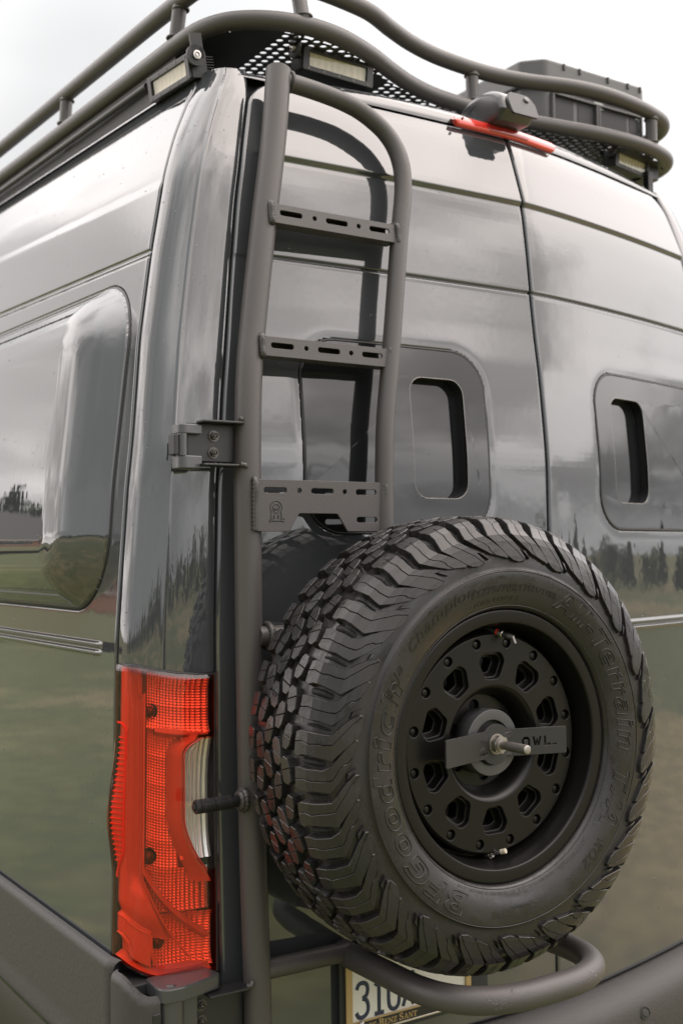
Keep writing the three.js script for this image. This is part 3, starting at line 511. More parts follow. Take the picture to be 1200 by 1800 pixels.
  // place(x, y) with x along the arc (clockwise = reading direction), y outwards
  function lettering(txt, font, size, ang0, rBase, { outline = 0, h = 0.0009, slant = 0.2, track = 1.0, out = true } = {}) {
    const place = (x, y, k) => { const r = rBase + (out ? y : -y), a = ang0 + (out ? -1 : 1) * x / (rBase + (out ? size / 2 : -size / 2)); return [WC[0] + Math.cos(a) * r, WC[1] + Math.sin(a) * r, WC[2] + swz(r) + k]; };
    const geos = []; let x = 0;
    for (const ch of txt) {
      if (ch !== ' ') for (const sh of font.generateShapes(ch, size)) {
        const loops = [sh.getPoints(5), ...sh.holes.map(q => q.getPoints(5))];
        if (outline) for (const l of loops) {
          let q = l.slice(); if (q[0].distanceTo(q[q.length - 1]) < 1e-6) q.pop();
          const pts = q.map(p => V(...place(x + p.x * track + p.y * slant, p.y, h * 0.3))); geos.push(tube(pts, outline, 6, true));
        } else { const g = ext(sh, h, 0, 1, 3); geos.push(warp(g, (a, b, c) => place(x + a * track + b * slant, b, c > 1e-6 ? h : -0.0005))); }
      }
      const gl = font.data.glyphs[ch] || font.data.glyphs['?']; x += (gl.ha * size / font.data.resolution) * track;
    }
    return [geos, x];
  }
  const deg = Math.PI / 180;
  const word = (name, list) => part(tyre, name, list, M.rubber3);
  word('raised_lettering', lettering('BFGoodrich', bold, 0.0375, 248 * deg, 0.2645, { outline: 0.0012, slant: 0.22, track: 1.62 })[0]);
  word('raised_lettering', lettering('All-Terrain', bold, 0.034, 67 * deg, 0.2660, { outline: 0.0012, slant: 0.25, track: 1.52 })[0]);
  word('raised_lettering', lettering('T/A', bold, 0.036, -13 * deg, 0.2650, { outline: 0.0012, slant: 0.25, track: 1.45 })[0]);
  word('raised_lettering', lettering('KO2', bold, 0.018, -42 * deg, 0.279, { h: 0.0007, slant: 0.2, track: 1.3 })[0]);
  word('raised_lettering', lettering('Baja', reg, 0.016, 160 * deg, 0.282, { h: 0.0008, slant: 0.4, track: 1.5 })[0]);
  word('raised_lettering', lettering('Champion', reg, 0.016, 142 * deg, 0.282, { h: 0.0009, slant: 0.4, track: 1.75 })[0]);
  word('raised_lettering', lettering('LT275/70R17', bold, 0.0125, 109 * deg, 0.276, { h: 0.0008, slant: 0.15, track: 1.3 })[0]);
  word('raised_lettering', lettering('121/118R', bold, 0.011, 82 * deg, 0.278, { h: 0.0008, slant: 0, track: 1.1 })[0]);
  word('raised_lettering', lettering('LOAD RANGE E', reg, 0.0085, 108 * deg, 0.2585, { h: 0.0007, slant: 0.1, track: 1.35 })[0]);
  word('raised_lettering', lettering('TRACTION', reg, 0.0075, -27 * deg, 0.2555, { h: 0.0006, slant: 0, track: 1.2 })[0]);
  word('raised_lettering', lettering('SAFETY WARNING', reg, 0.0065, -46 * deg, 0.2555, { h: 0.0006, slant: 0, track: 1.15 })[0]);
  word('raised_lettering', lettering('SERIOUS INJURY MAY RESULT FROM TIRE FAILURE DUE TO UNDERINFLATION', reg, 0.005, -60 * deg, 0.2535, { h: 0.0005, slant: 0, track: 1.1 })[0]);
}
// ---- the rim
{
  const rim = part(wheel, 'rim', lathe([[0.2425, 0.106], [0.2435, 0.113], [0.2415, 0.1165], [0.2385, 0.1172], [0.2205, 0.1165], [0.2185, 0.1150], [0.2165, 0.110], [0.214, 0.098], [0.2105, 0.090], [0.2085, 0.074], [0.2075, 0.060], [0.206, 0.0555], [0.2035, 0.0560], [0.2015, 0.0600], [0.2000, 0.074], [0.1985, 0.0795], [0.1955, 0.0818]], WC, [0, 0, 1], 160), M.rim);
  // face disc with ten sunk windows, sixteen bolt bores
  const face = new THREE.Shape(); face.absarc(0, 0, 0.1957, 0, 2 * Math.PI);
  const bowl = new THREE.Path(); bowl.absarc(0, 0, 0.104, 0, 2 * Math.PI); face.holes.push(bowl);
  const wp = (k, grow = 0, r0 = 0.1145, r1 = 0.1625, dx = 0) => { const a = Math.PI / 2 + k * Math.PI / 5, c = Math.cos(a), s = Math.sin(a), P = [[r1 + grow, -0.0215 - grow], [r1 + grow, 0.0215 + grow], [r1 - 0.016, 0.0305 + grow], [r0 - grow, 0.0155 + grow * 0.6], [r0 - grow, -0.0155 - grow * 0.6], [r1 - 0.016, -0.0305 - grow]]; return P.map(([r, w]) => [c * r - s * w, s * r + c * w]); };
  const bolts = []; for (let i = 0; i < 16; i++) bolts.push(Math.PI / 2 + (i + 0.5) * Math.PI / 8);
  for (let k = 0; k < 10; k++) face.holes.push(polyShape(wp(k), 0.008, THREE.Path));
  for (const a of bolts) { const h = new THREE.Path(); h.absarc(Math.cos(a) * 0.182, Math.sin(a) * 0.182, 0.0094, 0, 2 * Math.PI); face.holes.push(h); }
  const mv = (g, z) => g.translate(WC[0], WC[1], z);
  const disc = part(rim, 'wheel_face', [mv(ext(face, 0.0052, 0.0012, 2, 28), 0.0776)], M.rim);
  // pocket walls: a step and an inner ring round each opening
  for (let k = 0; k < 10; k++) {
    const ring = (g0, g1, r, d, z, bev) => { const s = polyShape(wp(k, g0), 0.009); s.holes.push(polyShape(wp(k, g1), r, THREE.Path)); return mv(ext(s, d, bev, 2, 6), z); };
    part(rim, 'window_frame', [ring(0.0006, -0.0045, 0.006, 0.020, 0.0545, 0.0012), ring(-0.003, -0.0105, 0.005, 0.022, 0.036, 0.0012)], M.rim);
  }
  const bore = new THREE.CylinderGeometry(0.0098, 0.0098, 0.012, 20, 1, true).rotateX(Math.PI / 2), head = lathe([[0, 0.0048], [0.0046, 0.0048], [0.0056, 0.0038], [0.0058, 0]], [0, 0, 0], [0, 0, 1], 18);
  for (const a of bolts) { const x = Math.cos(a) * 0.182, y = Math.sin(a) * 0.182; const b = part(rim, 'rim_bolt', mv(mergeGeometries([bore.clone().translate(x, y, 0.0765), head.clone().translate(x, y, 0.0755), new THREE.RingGeometry(0.005, 0.0098, 20).translate(x, y, 0.0752)].map(g => g.index ? g.toNonIndexed() : g)), 0), M.rim); }
  // bowl and hub flange, with lug holes
  part(rim, 'hub_bowl', lathe([[0.1042, 0.0826], [0.1025, 0.0822], [0.098, 0.079], [0.0925, 0.0715], [0.088, 0.0615], [0.0848, 0.0495], [0.0835, 0.044]], WC, [0, 0, 1], 96), M.rim);
  const hub = new THREE.Shape(); hub.absarc(0, 0, 0.0842, 0, 2 * Math.PI); const hb = new THREE.Path(); hb.absarc(0, 0, 0.034, 0, 2 * Math.PI); hub.holes.push(hb);
  for (let i = 0; i < 6; i++) { const a = Math.PI / 2 + 0.16 + i * Math.PI / 3, h = new THREE.Path(); h.absarc(Math.cos(a) * 0.0635, Math.sin(a) * 0.0635, 0.0115, 0, 2 * Math.PI); hub.holes.push(h); }
  part(rim, 'hub_flange', mv(ext(hub, 0.012, 0.001, 1, 24), 0.030), M.rim);
  part(rim, 'barrel', lathe([[0.2, 0.06], [0.19, 0.02], [0.188, -0.06], [0.2, -0.10], [0.242, -0.115]], WC, [0, 0, 1], 64), M.rim);
  // pressure gauge on the upper valve, plain capped valve below
  const v0 = V(0.007, 1.15 + 0.204, 0.066), ax = V(0.42, -0.30, 0.86).normalize(), at = d => { const p = v0.clone().addScaledVector(ax, d); return [p.x, p.y, p.z]; }, A = [ax.x, ax.y, ax.z];
  const valve = part(wheel, 'valve_stem', [cyl(at(0.008), A, 0.0065, 0.018, 18), cyl(at(0.035), A, 0.0042, 0.012, 16, 0.0048)], M.smoothBlack, 'upper valve with a red band and a lever cap');
  part(valve, 'red_band', cyl(at(0.0185), A, 0.0066, 0.003, 18), std({ color: lin(0.5, 0.03, 0.02), roughness: 0.4 }));
  part(valve, 'knurled_ring', lathe([[0.005, 0], ...Array.from({ length: 13 }, (_, i) => [i % 2 ? 0.0066 : 0.0060, 0.0005 + i * 0.0007]), [0.004, 0.0098]], at(0.020), A, 20), M.steel);
  part(valve, 'valve_cap', [cyl(at(0.045), A, 0.0055, 0.010, 12), box(-0.003, 0.003, -0.011, 0.006, -0.0012, 0.0012, 0.001).rotateX(-0.5).translate(...at(0.052))], M.darkSteel);
  const w0 = V(-0.006, 1.15 - 0.2035, 0.066), bx = V(0.35, 0.30, 0.89).normalize(), bt = d => { const p = w0.clone().addScaledVector(bx, d); return [p.x, p.y, p.z]; }, B = [bx.x, bx.y, bx.z];
  const low = part(wheel, 'valve_stem', [cyl(bt(0.004), B, 0.0085, 0.008, 6), cyl(bt(0.010), B, 0.0066, 0.006, 18), cyl(bt(0.022), B, 0.0034, 0.022, 14)], M.steel, 'lower valve with a bare metal stem');
  part(low, 'valve_cap', cyl(bt(0.036), B, 0.0046, 0.010, 16), std({ color: lin(0.42, 0.38, 0.30), roughness: 0.5 }));
}
// ---- clamp plate, nut and threaded rod that hold the wheel
{
  const t = thing('wheel_clamp', 'black winged clamp plate with nut and threaded rod over the hub', 'clamp plate', [0, 1.15, 0.085]);
  part(t, 'washer_ring', lathe([[0.040, 0.074], [0.0405, 0.080], [0.042, 0.0812], [0.0585, 0.0812], [0.060, 0.0798], [0.0602, 0.045], [0.04, 0.045], [0.040, 0.074]], WC, [0, 0, 1], 64), std({ color: lin(0.055, 0.056, 0.058), roughness: 0.33 }));
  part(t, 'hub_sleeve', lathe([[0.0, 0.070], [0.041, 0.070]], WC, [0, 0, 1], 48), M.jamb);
  const bend = (x, y, z) => { const q = Math.max(0, Math.abs(x) - 0.030); return [WC[0] + (Math.abs(x) > 0.03 ? Math.sign(x) * (0.030 + q * 0.957) : x), WC[1] - 0.002 + y, z + 0.0865 + q * 0.29]; };
  const h = 0.0245, s = new THREE.Shape(), R = 0.0365, xa = Math.sqrt(R * R - h * h);
  s.moveTo(-0.142, -h); s.lineTo(-xa, -h); s.absarc(0, 0, R, Math.PI + Math.atan2(h, xa), 2 * Math.PI - Math.atan2(h, xa), false); s.lineTo(0.142, -h); s.quadraticCurveTo(0.146, -h, 0.146, -h + 0.004); s.lineTo(0.146, h - 0.004); s.quadraticCurveTo(0.146, h, 0.142, h); s.lineTo(xa, h); s.absarc(0, 0, R, Math.atan2(h, xa), Math.PI - Math.atan2(h, xa), false); s.lineTo(-0.142, h); s.quadraticCurveTo(-0.146, h, -0.146, h - 0.004); s.lineTo(-0.146, -h + 0.004); s.quadraticCurveTo(-0.146, -h, -0.142, -h);
  // cut-through lettering: stencil slots on the right wing
  const cutp = [[[0.0565, -0.008], [0.0565, 0.004], [0.0605, 0.0085], [0.0685, 0.0085], [0.0725, 0.004], [0.0725, -0.008], [0.0685, -0.0095], [0.0685, 0.0035], [0.0605, 0.0035], [0.0605, -0.0095]],
    [[0.0775, 0.0085], [0.0815, 0.0085], [0.0835, -0.001], [0.0865, 0.006], [0.0895, -0.001], [0.0915, 0.0085], [0.0955, 0.0085], [0.0915, -0.0085], [0.0885, -0.0085], [0.0865, -0.003], [0.0845, -0.0085], [0.0815, -0.0085]],
    [[0.1005, 0.0085], [0.1045, 0.0085], [0.1045, -0.0045], [0.1135, -0.0045], [0.1135, -0.0085], [0.1005, -0.0085]],
    [[0.1165, -0.0055], [0.1255, -0.0055], [0.1255, -0.0085], [0.1165, -0.0085]]];
  for (const c of cutp) s.holes.push(polyShape(c, 0.0006, THREE.Path));
  part(t, 'plate', warp(subdiv(ext(s, 0.0042, 0.0005, 1, 16), 0.02), bend), std({ color: lin(0.020, 0.020, 0.0195), roughness: 0.5, specularIntensity: 0.8, bumpMap: rep(grain, 6), bumpScale: 0.0002 }));
  const nut = new THREE.CylinderGeometry(0.0168, 0.0168, 0.014, 6, 1), nutG = [nut.rotateX(Math.PI / 2).rotateZ(0.2).translate(WC[0], WC[1] - 0.001, 0.0985), cyl([WC[0], WC[1] - 0.001, 0.0925], [0, 0, 1], 0.0185, 0.003, 28), cyl([WC[0], WC[1] - 0.001, 0.107], [0, 0, 1], 0.0128, 0.004, 20)];
  part(t, 'nut', nutG, M.zinc);
  const th = [[0, 0.176], [0.0062, 0.176], [0.0075, 0.1745]]; for (let z = 0.1735; z > 0.100; z -= 0.0009) th.push([z < 0.128 ? 0.0078 : (Math.round(z / 0.0009) % 2 ? 0.0085 : 0.0074), z]);
  part(t, 'threaded_rod', lathe(th, [WC[0], WC[1] - 0.001, 0], [0, 0, 1], 20), M.zinc);
}
// ---------------------------------------------------------------- ladder and wheel carrier on the left door
{
  const t = thing('rear_ladder', 'matte black tube ladder with three slotted rungs on the left rear door', 'ladder', [-0.34, 0.55, -0.19]);
  const polePts = smoothPath([[-0.341, 0.50, -0.188], [-0.341, 0.69, -0.188], [-0.347, 0.948, -0.189], [-0.351, 1.365, -0.189], [-0.350, 1.66, -0.190], [-0.3385, 1.840, -0.201], [-0.325, 1.922, -0.211], [-0.287, 2.129, -0.233], [-0.246, 2.324, -0.259], [-0.2216, 2.4695, -0.280]], 70);
  const pole = part(t, 'main_post', tube(polePts, 0.0254, 32), M.powder);
  part(pole, 'end_cap', lathe([[0, 0.0035], [0.019, 0.0035], [0.0235, 0.002], [0.0254, -0.001]], [-0.2216, 2.4695, -0.280], [0.16, 0.97, -0.14], 28), M.powder);
  const rail = part(t, 'side_rail', tube(smoothPath([[-0.226, 2.4495, -0.277], [-0.160, 2.4465, -0.2775], [-0.110, 2.4415, -0.2765], [-0.072, 2.4350, -0.2745], [-0.035, 2.4240, -0.2710], [-0.004, 2.4075, -0.2665], [0.025, 2.384, -0.260], [0.044, 2.352, -0.251], [0.052, 2.312, -0.241], [0.050, 2.262, -0.2325], [0.026, 2.145, -0.217], [-0.003, 1.986, -0.199], [-0.026, 1.865, -0.185], [-0.045, 1.76, -0.175], [-0.054, 1.657, -0.169], [-0.058, 1.5, -0.166], [-0.058, 1.2, -0.166]], 110), 0.0187, 26), M.powder);
  part(rail, 'weld', bead(ringPts([-0.1985, 2.4485, -0.2775], [1, -0.05, 0], 0.0195, 20), 0.0038, 0.004, true), M.weld);
  const pX = y => { let b = polePts[0]; for (const p of polePts) if (Math.abs(p.y - y) < Math.abs(b.y - y)) b = p; return b; };
  function slot(x0, x1, y, h) { return rrect(x1 - x0, h, h / 2 - 0.0005, (x0 + x1) / 2, y, THREE.Path); }
  const circle = (x, y, r) => { const p = new THREE.Path(); p.absarc(x, y, r, 0, 2 * Math.PI); return p; };
  function rung(x0, x1, yb, yt, zf, lean, plate) {
    const w = x1 - x0, h = yt - yb, s = plate ? polyShape([[0, 0], [0.070, 0], [0.091, 0.034], [0.177, 0.034], [0.200, 0], [w, 0], [w, h], [0, h]], [0.001, 0.004, 0.004, 0.004, 0.004, 0.001, 0.001, 0.001]) : rrect(w, h, 0.0015, w / 2, h / 2);
    const yc = plate ? h - 0.020 : h * 0.56, k = w / 0.291;
    for (const [a, b] of [[0.016, 0.066], [0.121, 0.172], [0.225, 0.274]]) s.holes.push(slot(a * k, b * k, yc, 0.0105));
    s.holes.push(circle(0.0945 * k, yc, 0.0047), circle(0.1985 * k, yc, 0.0047));
    if (plate) s.holes.push(slot(0.226 * k, 0.275 * k, h - 0.0737, 0.0105));
    const mv = g => { const p = g.attributes.position; for (let i = 0; i < p.count; i++) { const y = p.getY(i); p.setXYZ(i, p.getX(i) + x0, y + yb, p.getZ(i) + zf - lean * (y - h / 2)); } g.computeVertexNormals(); return g; };
    const front = ext(s, 0.0036, 0.0007, 1, 10).translate(0, 0, -0.0036);
    const L = [mv(front)];
    const dp = 0.036;
    L.push(mv(box(0.001, w - 0.001, h - 0.0035, h, -dp, -0.0036, 0.0012)));
    if (!plate) L.push(mv(box(0.001, w - 0.001, 0, 0.0035, -dp, -0.0036, 0.0012)), mv(ext((() => { const b = rrect(w - 0.004, h - 0.0075, 0.001, w / 2, h / 2); b.holes.push(slot(0.242 * k, 0.268 * k, yc, 0.009)); return b; })(), 0.003).translate(0, 0, -dp)));
    const r = part(t, 'rung', L, M.powder, plate ? 'lowest rung, a deep plate with a notch and a cut-out emblem' : undefined);
    const wl = (x, sgn) => bead([V(x, yt + 0.001, zf - 0.018 - lean * h / 2), V(x - sgn * 0.003, yt - 0.002, zf + 0.001 - lean * h / 2), V(x - sgn * 0.0035, (yt + yb) / 2, zf + 0.0015), V(x - sgn * 0.003, yb + 0.002, zf + 0.001 + lean * h / 2), ...(plate ? [] : [V(x, yb - 0.001, zf - 0.018 + lean * h / 2)])], 0.0056, plate ? 0.0074 : 0.0058);
    part(r, 'weld', wl(x0, 1), M.weld); part(r, 'weld', wl(x1, -1), M.weld);
    return r;
  }
  rung(-0.2795, 0.0125, 2.1335, 2.1725, -0.2085, 0.12);
  rung(-0.3190, -0.0305, 1.8685, 1.9065, -0.1790, 0.08);
  const low = rung(-0.3490, -0.0645, 1.5385, 1.6350, -0.1590, 0.0, true);
  { // small cut-out emblem: an arch with a face and a spanner
    const ox = -0.3490 + 0.041, oy = 1.6350 - 0.0605, z = -0.1583, ln = (pts, r = 0.0010) => tube(pts.map(p => V(ox + p[0], oy + p[1], z)), r, 6);
    const arc = (cx, cy, r, a0, a1, n = 14) => Array.from({ length: n + 1 }, (_, i) => { const a = lerp(a0, a1, i / n); return [cx + r * Math.cos(a), cy + r * Math.sin(a)]; });
    part(low, 'emblem', [ln(arc(0, 0.008, 0.0125, -0.7, Math.PI + 0.7)), ln([[-0.0095, 0.0000], [-0.0120, -0.008], [-0.0085, -0.014]]), ln([[0.0095, 0.0000], [0.0120, -0.008], [0.0090, -0.013]]), ln(arc(0, 0.0075, 0.0070, -0.3, Math.PI + 0.3)), ln([[-0.0066, 0.0055], [-0.004, -0.0005], [0, -0.003], [0.004, -0.0005], [0.0066, 0.0055]]), ln([[-0.0035, 0.0065], [-0.001, 0.004]], 0.0016), ln([[0.0035, 0.0065], [0.001, 0.004]], 0.0016), ln([[-0.0045, -0.0055], [-0.0045, -0.0125]], 0.0014), ln([[0.0045, -0.0055], [0.0045, -0.0125]], 0.0014), ln([[-0.0135, -0.0165], [0.012, -0.0165]], 0.0012), ln([[-0.0135, -0.0135], [-0.0135, -0.0195]], 0.0012), ln(arc(0.0150, -0.0150, 0.0032, 0.4, 5.6, 10), 0.0011)], M.jamb);
  }
  // upper hinge bracket of the carrier
  const P0 = (x0, x1, y0, y1, z0, z1, r) => box(x0, x1, y0, y1, z0, z1, r);
  const hb = part(t, 'hinge_bracket', [P0(-0.468, -0.372, 1.667, 1.737, -0.205, -0.199, 0.0015), P0(-0.448, -0.366, 1.7365, 1.7415, -0.205, -0.172, 0.002), P0(-0.448, -0.366, 1.6575, 1.6625, -0.205, -0.172, 0.002)], M.smoothBlack);
  part(hb, 'weld', [bead([V(-0.372, 1.745, -0.176), V(-0.366, 1.7475, -0.181), V(-0.362, 1.751, -0.19)], 0.0045, 0.005), bead([V(-0.374, 1.662, -0.172), V(-0.366, 1.660, -0.170), V(-0.362, 1.655, -0.172)], 0.0045, 0.005)], M.weld);
  const bolt = (p, x, y, z) => { const b = part(p, 'bolt', [cyl([x, y, z + 0.001], [0, 0, 1], 0.0105, 0.002, 24), new THREE.CylinderGeometry(0.0072, 0.0072, 0.006, 6).rotateX(Math.PI / 2).rotateZ(0.3).translate(x, y, z + 0.005), lathe([[0, 0.011], [0.0022, 0.011], [0.0024, 0.0085], [0.0032, 0.0085], [0.0034, 0.0115], [0.0046, 0.0110], [0.005, 0.008]], [x, y, z], [0, 0, 1], 16)], M.darkSteel); return b; };
  bolt(hb, -0.4155, 1.7145, -0.199); bolt(hb, -0.4165, 1.6835, -0.199);
  const lb = part(t, 'hinge_bracket', [P0(-0.470, -0.366, 0.60, 0.712, -0.205, -0.199, 0.0015), P0(-0.448, -0.366, 0.712, 0.717, -0.205, -0.165, 0.002)], M.smoothBlack);
  part(lb, 'weld', bead([V(-0.374, 0.7195, -0.168), V(-0.366, 0.720, -0.166), V(-0.362, 0.725, -0.168)], 0.0045, 0.005), M.weld);
  bolt(lb, -0.4500, 0.6930, -0.199); bolt(lb, -0.4500, 0.6655, -0.199);
  // knurled foot peg, welded boss
  const kn = lathe([[0.0, -0.003], [0.0062, -0.003], [0.0062, 0.004], [0.0068, 0.004], [0.0068, 0], [0.0108, 0], [0.0125, 0.0015], [0.0128, 0.009], [0.0112, 0.0098], [0.0112, 0.013], [0.0126, 0.0138], [0.0126, 0.037], [0.0112, 0.0378], [0.0112, 0.041], [0.0126, 0.0418], [0.0126, 0.062], [0.0112, 0.0628], [0.0112, 0.0655], [0.0122, 0.0665], [0.0122, 0.073], [0.0098, 0.075], [0.0098, 0.098]], [-0.474, 1.0515, -0.168], [1, 0.004, -0.02], 36);
  const pegTex = tex(64, (u, v) => { const a = Math.abs(((u + v) * 4) % 1 - 0.5) * 2, b = Math.abs(((u - v + 1) * 4) % 1 - 0.5) * 2, g = 255 * Math.min(a, b); return [g, g, g]; }); pegTex.repeat.set(9, 7);
  const peg = part(t, 'foot_peg', kn, std({ color: lin(0.010, 0.010, 0.011), roughness: 0.42, specularIntensity: 0.7, bumpMap: pegTex, bumpScale: 0.0006 }));
  part(peg, 'weld', [bead(ringPts([-0.384, 1.052, -0.168], [1, 0, 0], 0.0125, 18), 0.0052, 0.0055, true), bead(ringPts([-0.377, 1.052, -0.170], [1, 0, 0], 0.0165, 18), 0.0056, 0.006, true)], M.weld);
  // carrier frame behind and under the wheel
  const hz = -0.176;
  part(t, 'cross_tube', tube(seg2([-0.34, 1.345, hz], [-0.06, 1.345, hz], 3), 0.019, 20), M.powder);
  part(t, 'cross_tube', tube(seg2([-0.34, 0.733, -0.188], [-0.135, 0.731, -0.188], 3), 0.0185, 20), M.powder);
  part(t, 'weld', bead(ringPts([-0.319, 1.345, hz], [1, 0, 0], 0.0215, 20), 0.0055, 0.006, true), M.weld);
  part(t, 'mounting_plate', [box(-0.09, 0.09, 0.90, 1.42, -0.176, -0.168, 0.002), cyl([0, 1.15, -0.08], [0, 0, 1], 0.04, 0.2, 32)], M.powderDark);
  part(t, 'cradle_hoop', tube(fillet([[-0.140, 0.7235, -0.21], [-0.140, 0.7235, 0.163], [0.236, 0.7235, 0.163], [0.236, 0.7235, -0.16]], 0.165, 18), 0.0240, 28), M.powder);
}
{ // factory hinges between corner panel and door
  const h = thing('door_hinge', 'painted grey door hinge bolted to the black bracket beside the post', 'hinge', [-0.48, 1.66, -0.21]);
  const knob = (y0, y1, round) => { const s = new THREE.Shape(); s.moveTo(-0.003, -0.019); s.lineTo(-0.003, 0.0); s.quadraticCurveTo(-0.002, 0.012, 0.012, 0.013); s.lineTo(0.042, 0.011); s.lineTo(0.042, -0.019); s.closePath(); return ext(s, y1 - y0, 0.002, 2, 8).rotateX(-Math.PI / 2).translate(-0.4865, y0, -0.2); };
  // ext along y after rotation: shape y -> -z
  const flipz = g => { const p = g.attributes.position; for (let i = 0; i < p.count; i++) p.setZ(i, -0.2 - (p.getZ(i) + 0.2)); if (g.index) { } const q = g.toNonIndexed ? (g.index ? g.toNonIndexed() : g) : g, a = q.attributes.position; for (let i = 0; i < a.count; i += 3) { const x = a.getX(i), y = a.getY(i), z = a.getZ(i); a.setXYZ(i, a.getX(i + 1), a.getY(i + 1), a.getZ(i + 1)); a.setXYZ(i + 1, x, y, z); } q.computeVertexNormals(); return q; };
  part(h, 'upper_lug', flipz(knob(1.7175, 1.7315)), M.paintSolid); part(h, 'lower_lug', flipz(knob(1.6545, 1.6745)), M.paintSolid);
  part(h, 'pin_barrel', cyl([-0.4795, 1.696, -0.196], [0, 1, 0], 0.0092, 0.040, 20), M.paintSolid); part(h, 'bump_stop', box(-0.4985, -0.489, 1.677, 1.7145, -0.215, -0.190, 0.002), M.smoothBlack);
  const g = thing('door_hinge', 'light grey painted hinge under the tail light, with a flat top lug', 'hinge', [-0.53, 0.6, -0.2]);
  const s = polyShape([[-0.538, -0.245], [-0.425, -0.245], [-0.415, -0.185], [-0.500, -0.165], [-0.532, -0.168], [-0.541, -0.185]], 0.012);
  const lug = ext(s, 0.020, 0.003, 2, 8); { const p = lug.attributes.position; for (let i = 0; i < p.count; i++) p.setXYZ(i, p.getX(i), 0.7225 + p.getZ(i), p.getY(i)); lug.computeVertexNormals(); }
  part(g, 'top_lug', lug, M.paintSolid); part(g, 'pin_head', lathe([[0, 0.002], [0.0075, 0.002], [0.0085, 0.001], [0.0088, -0.001]], [-0.5150, 0.7460, -0.184], [0, 1, 0], 24), M.paintSolid);
  part(g, 'pin_barrel', [cyl([-0.512, 0.655, -0.192], [0, 1, 0], 0.0235, 0.135, 28), box(-0.512, -0.462, 0.59, 0.7205, -0.212, -0.186, 0.004)], M.paintSolid); part(g, 'bump_stop', box(-0.553, -0.5365, 0.64, 0.706, -0.215, -0.175, 0.003), M.smoothBlack);
}
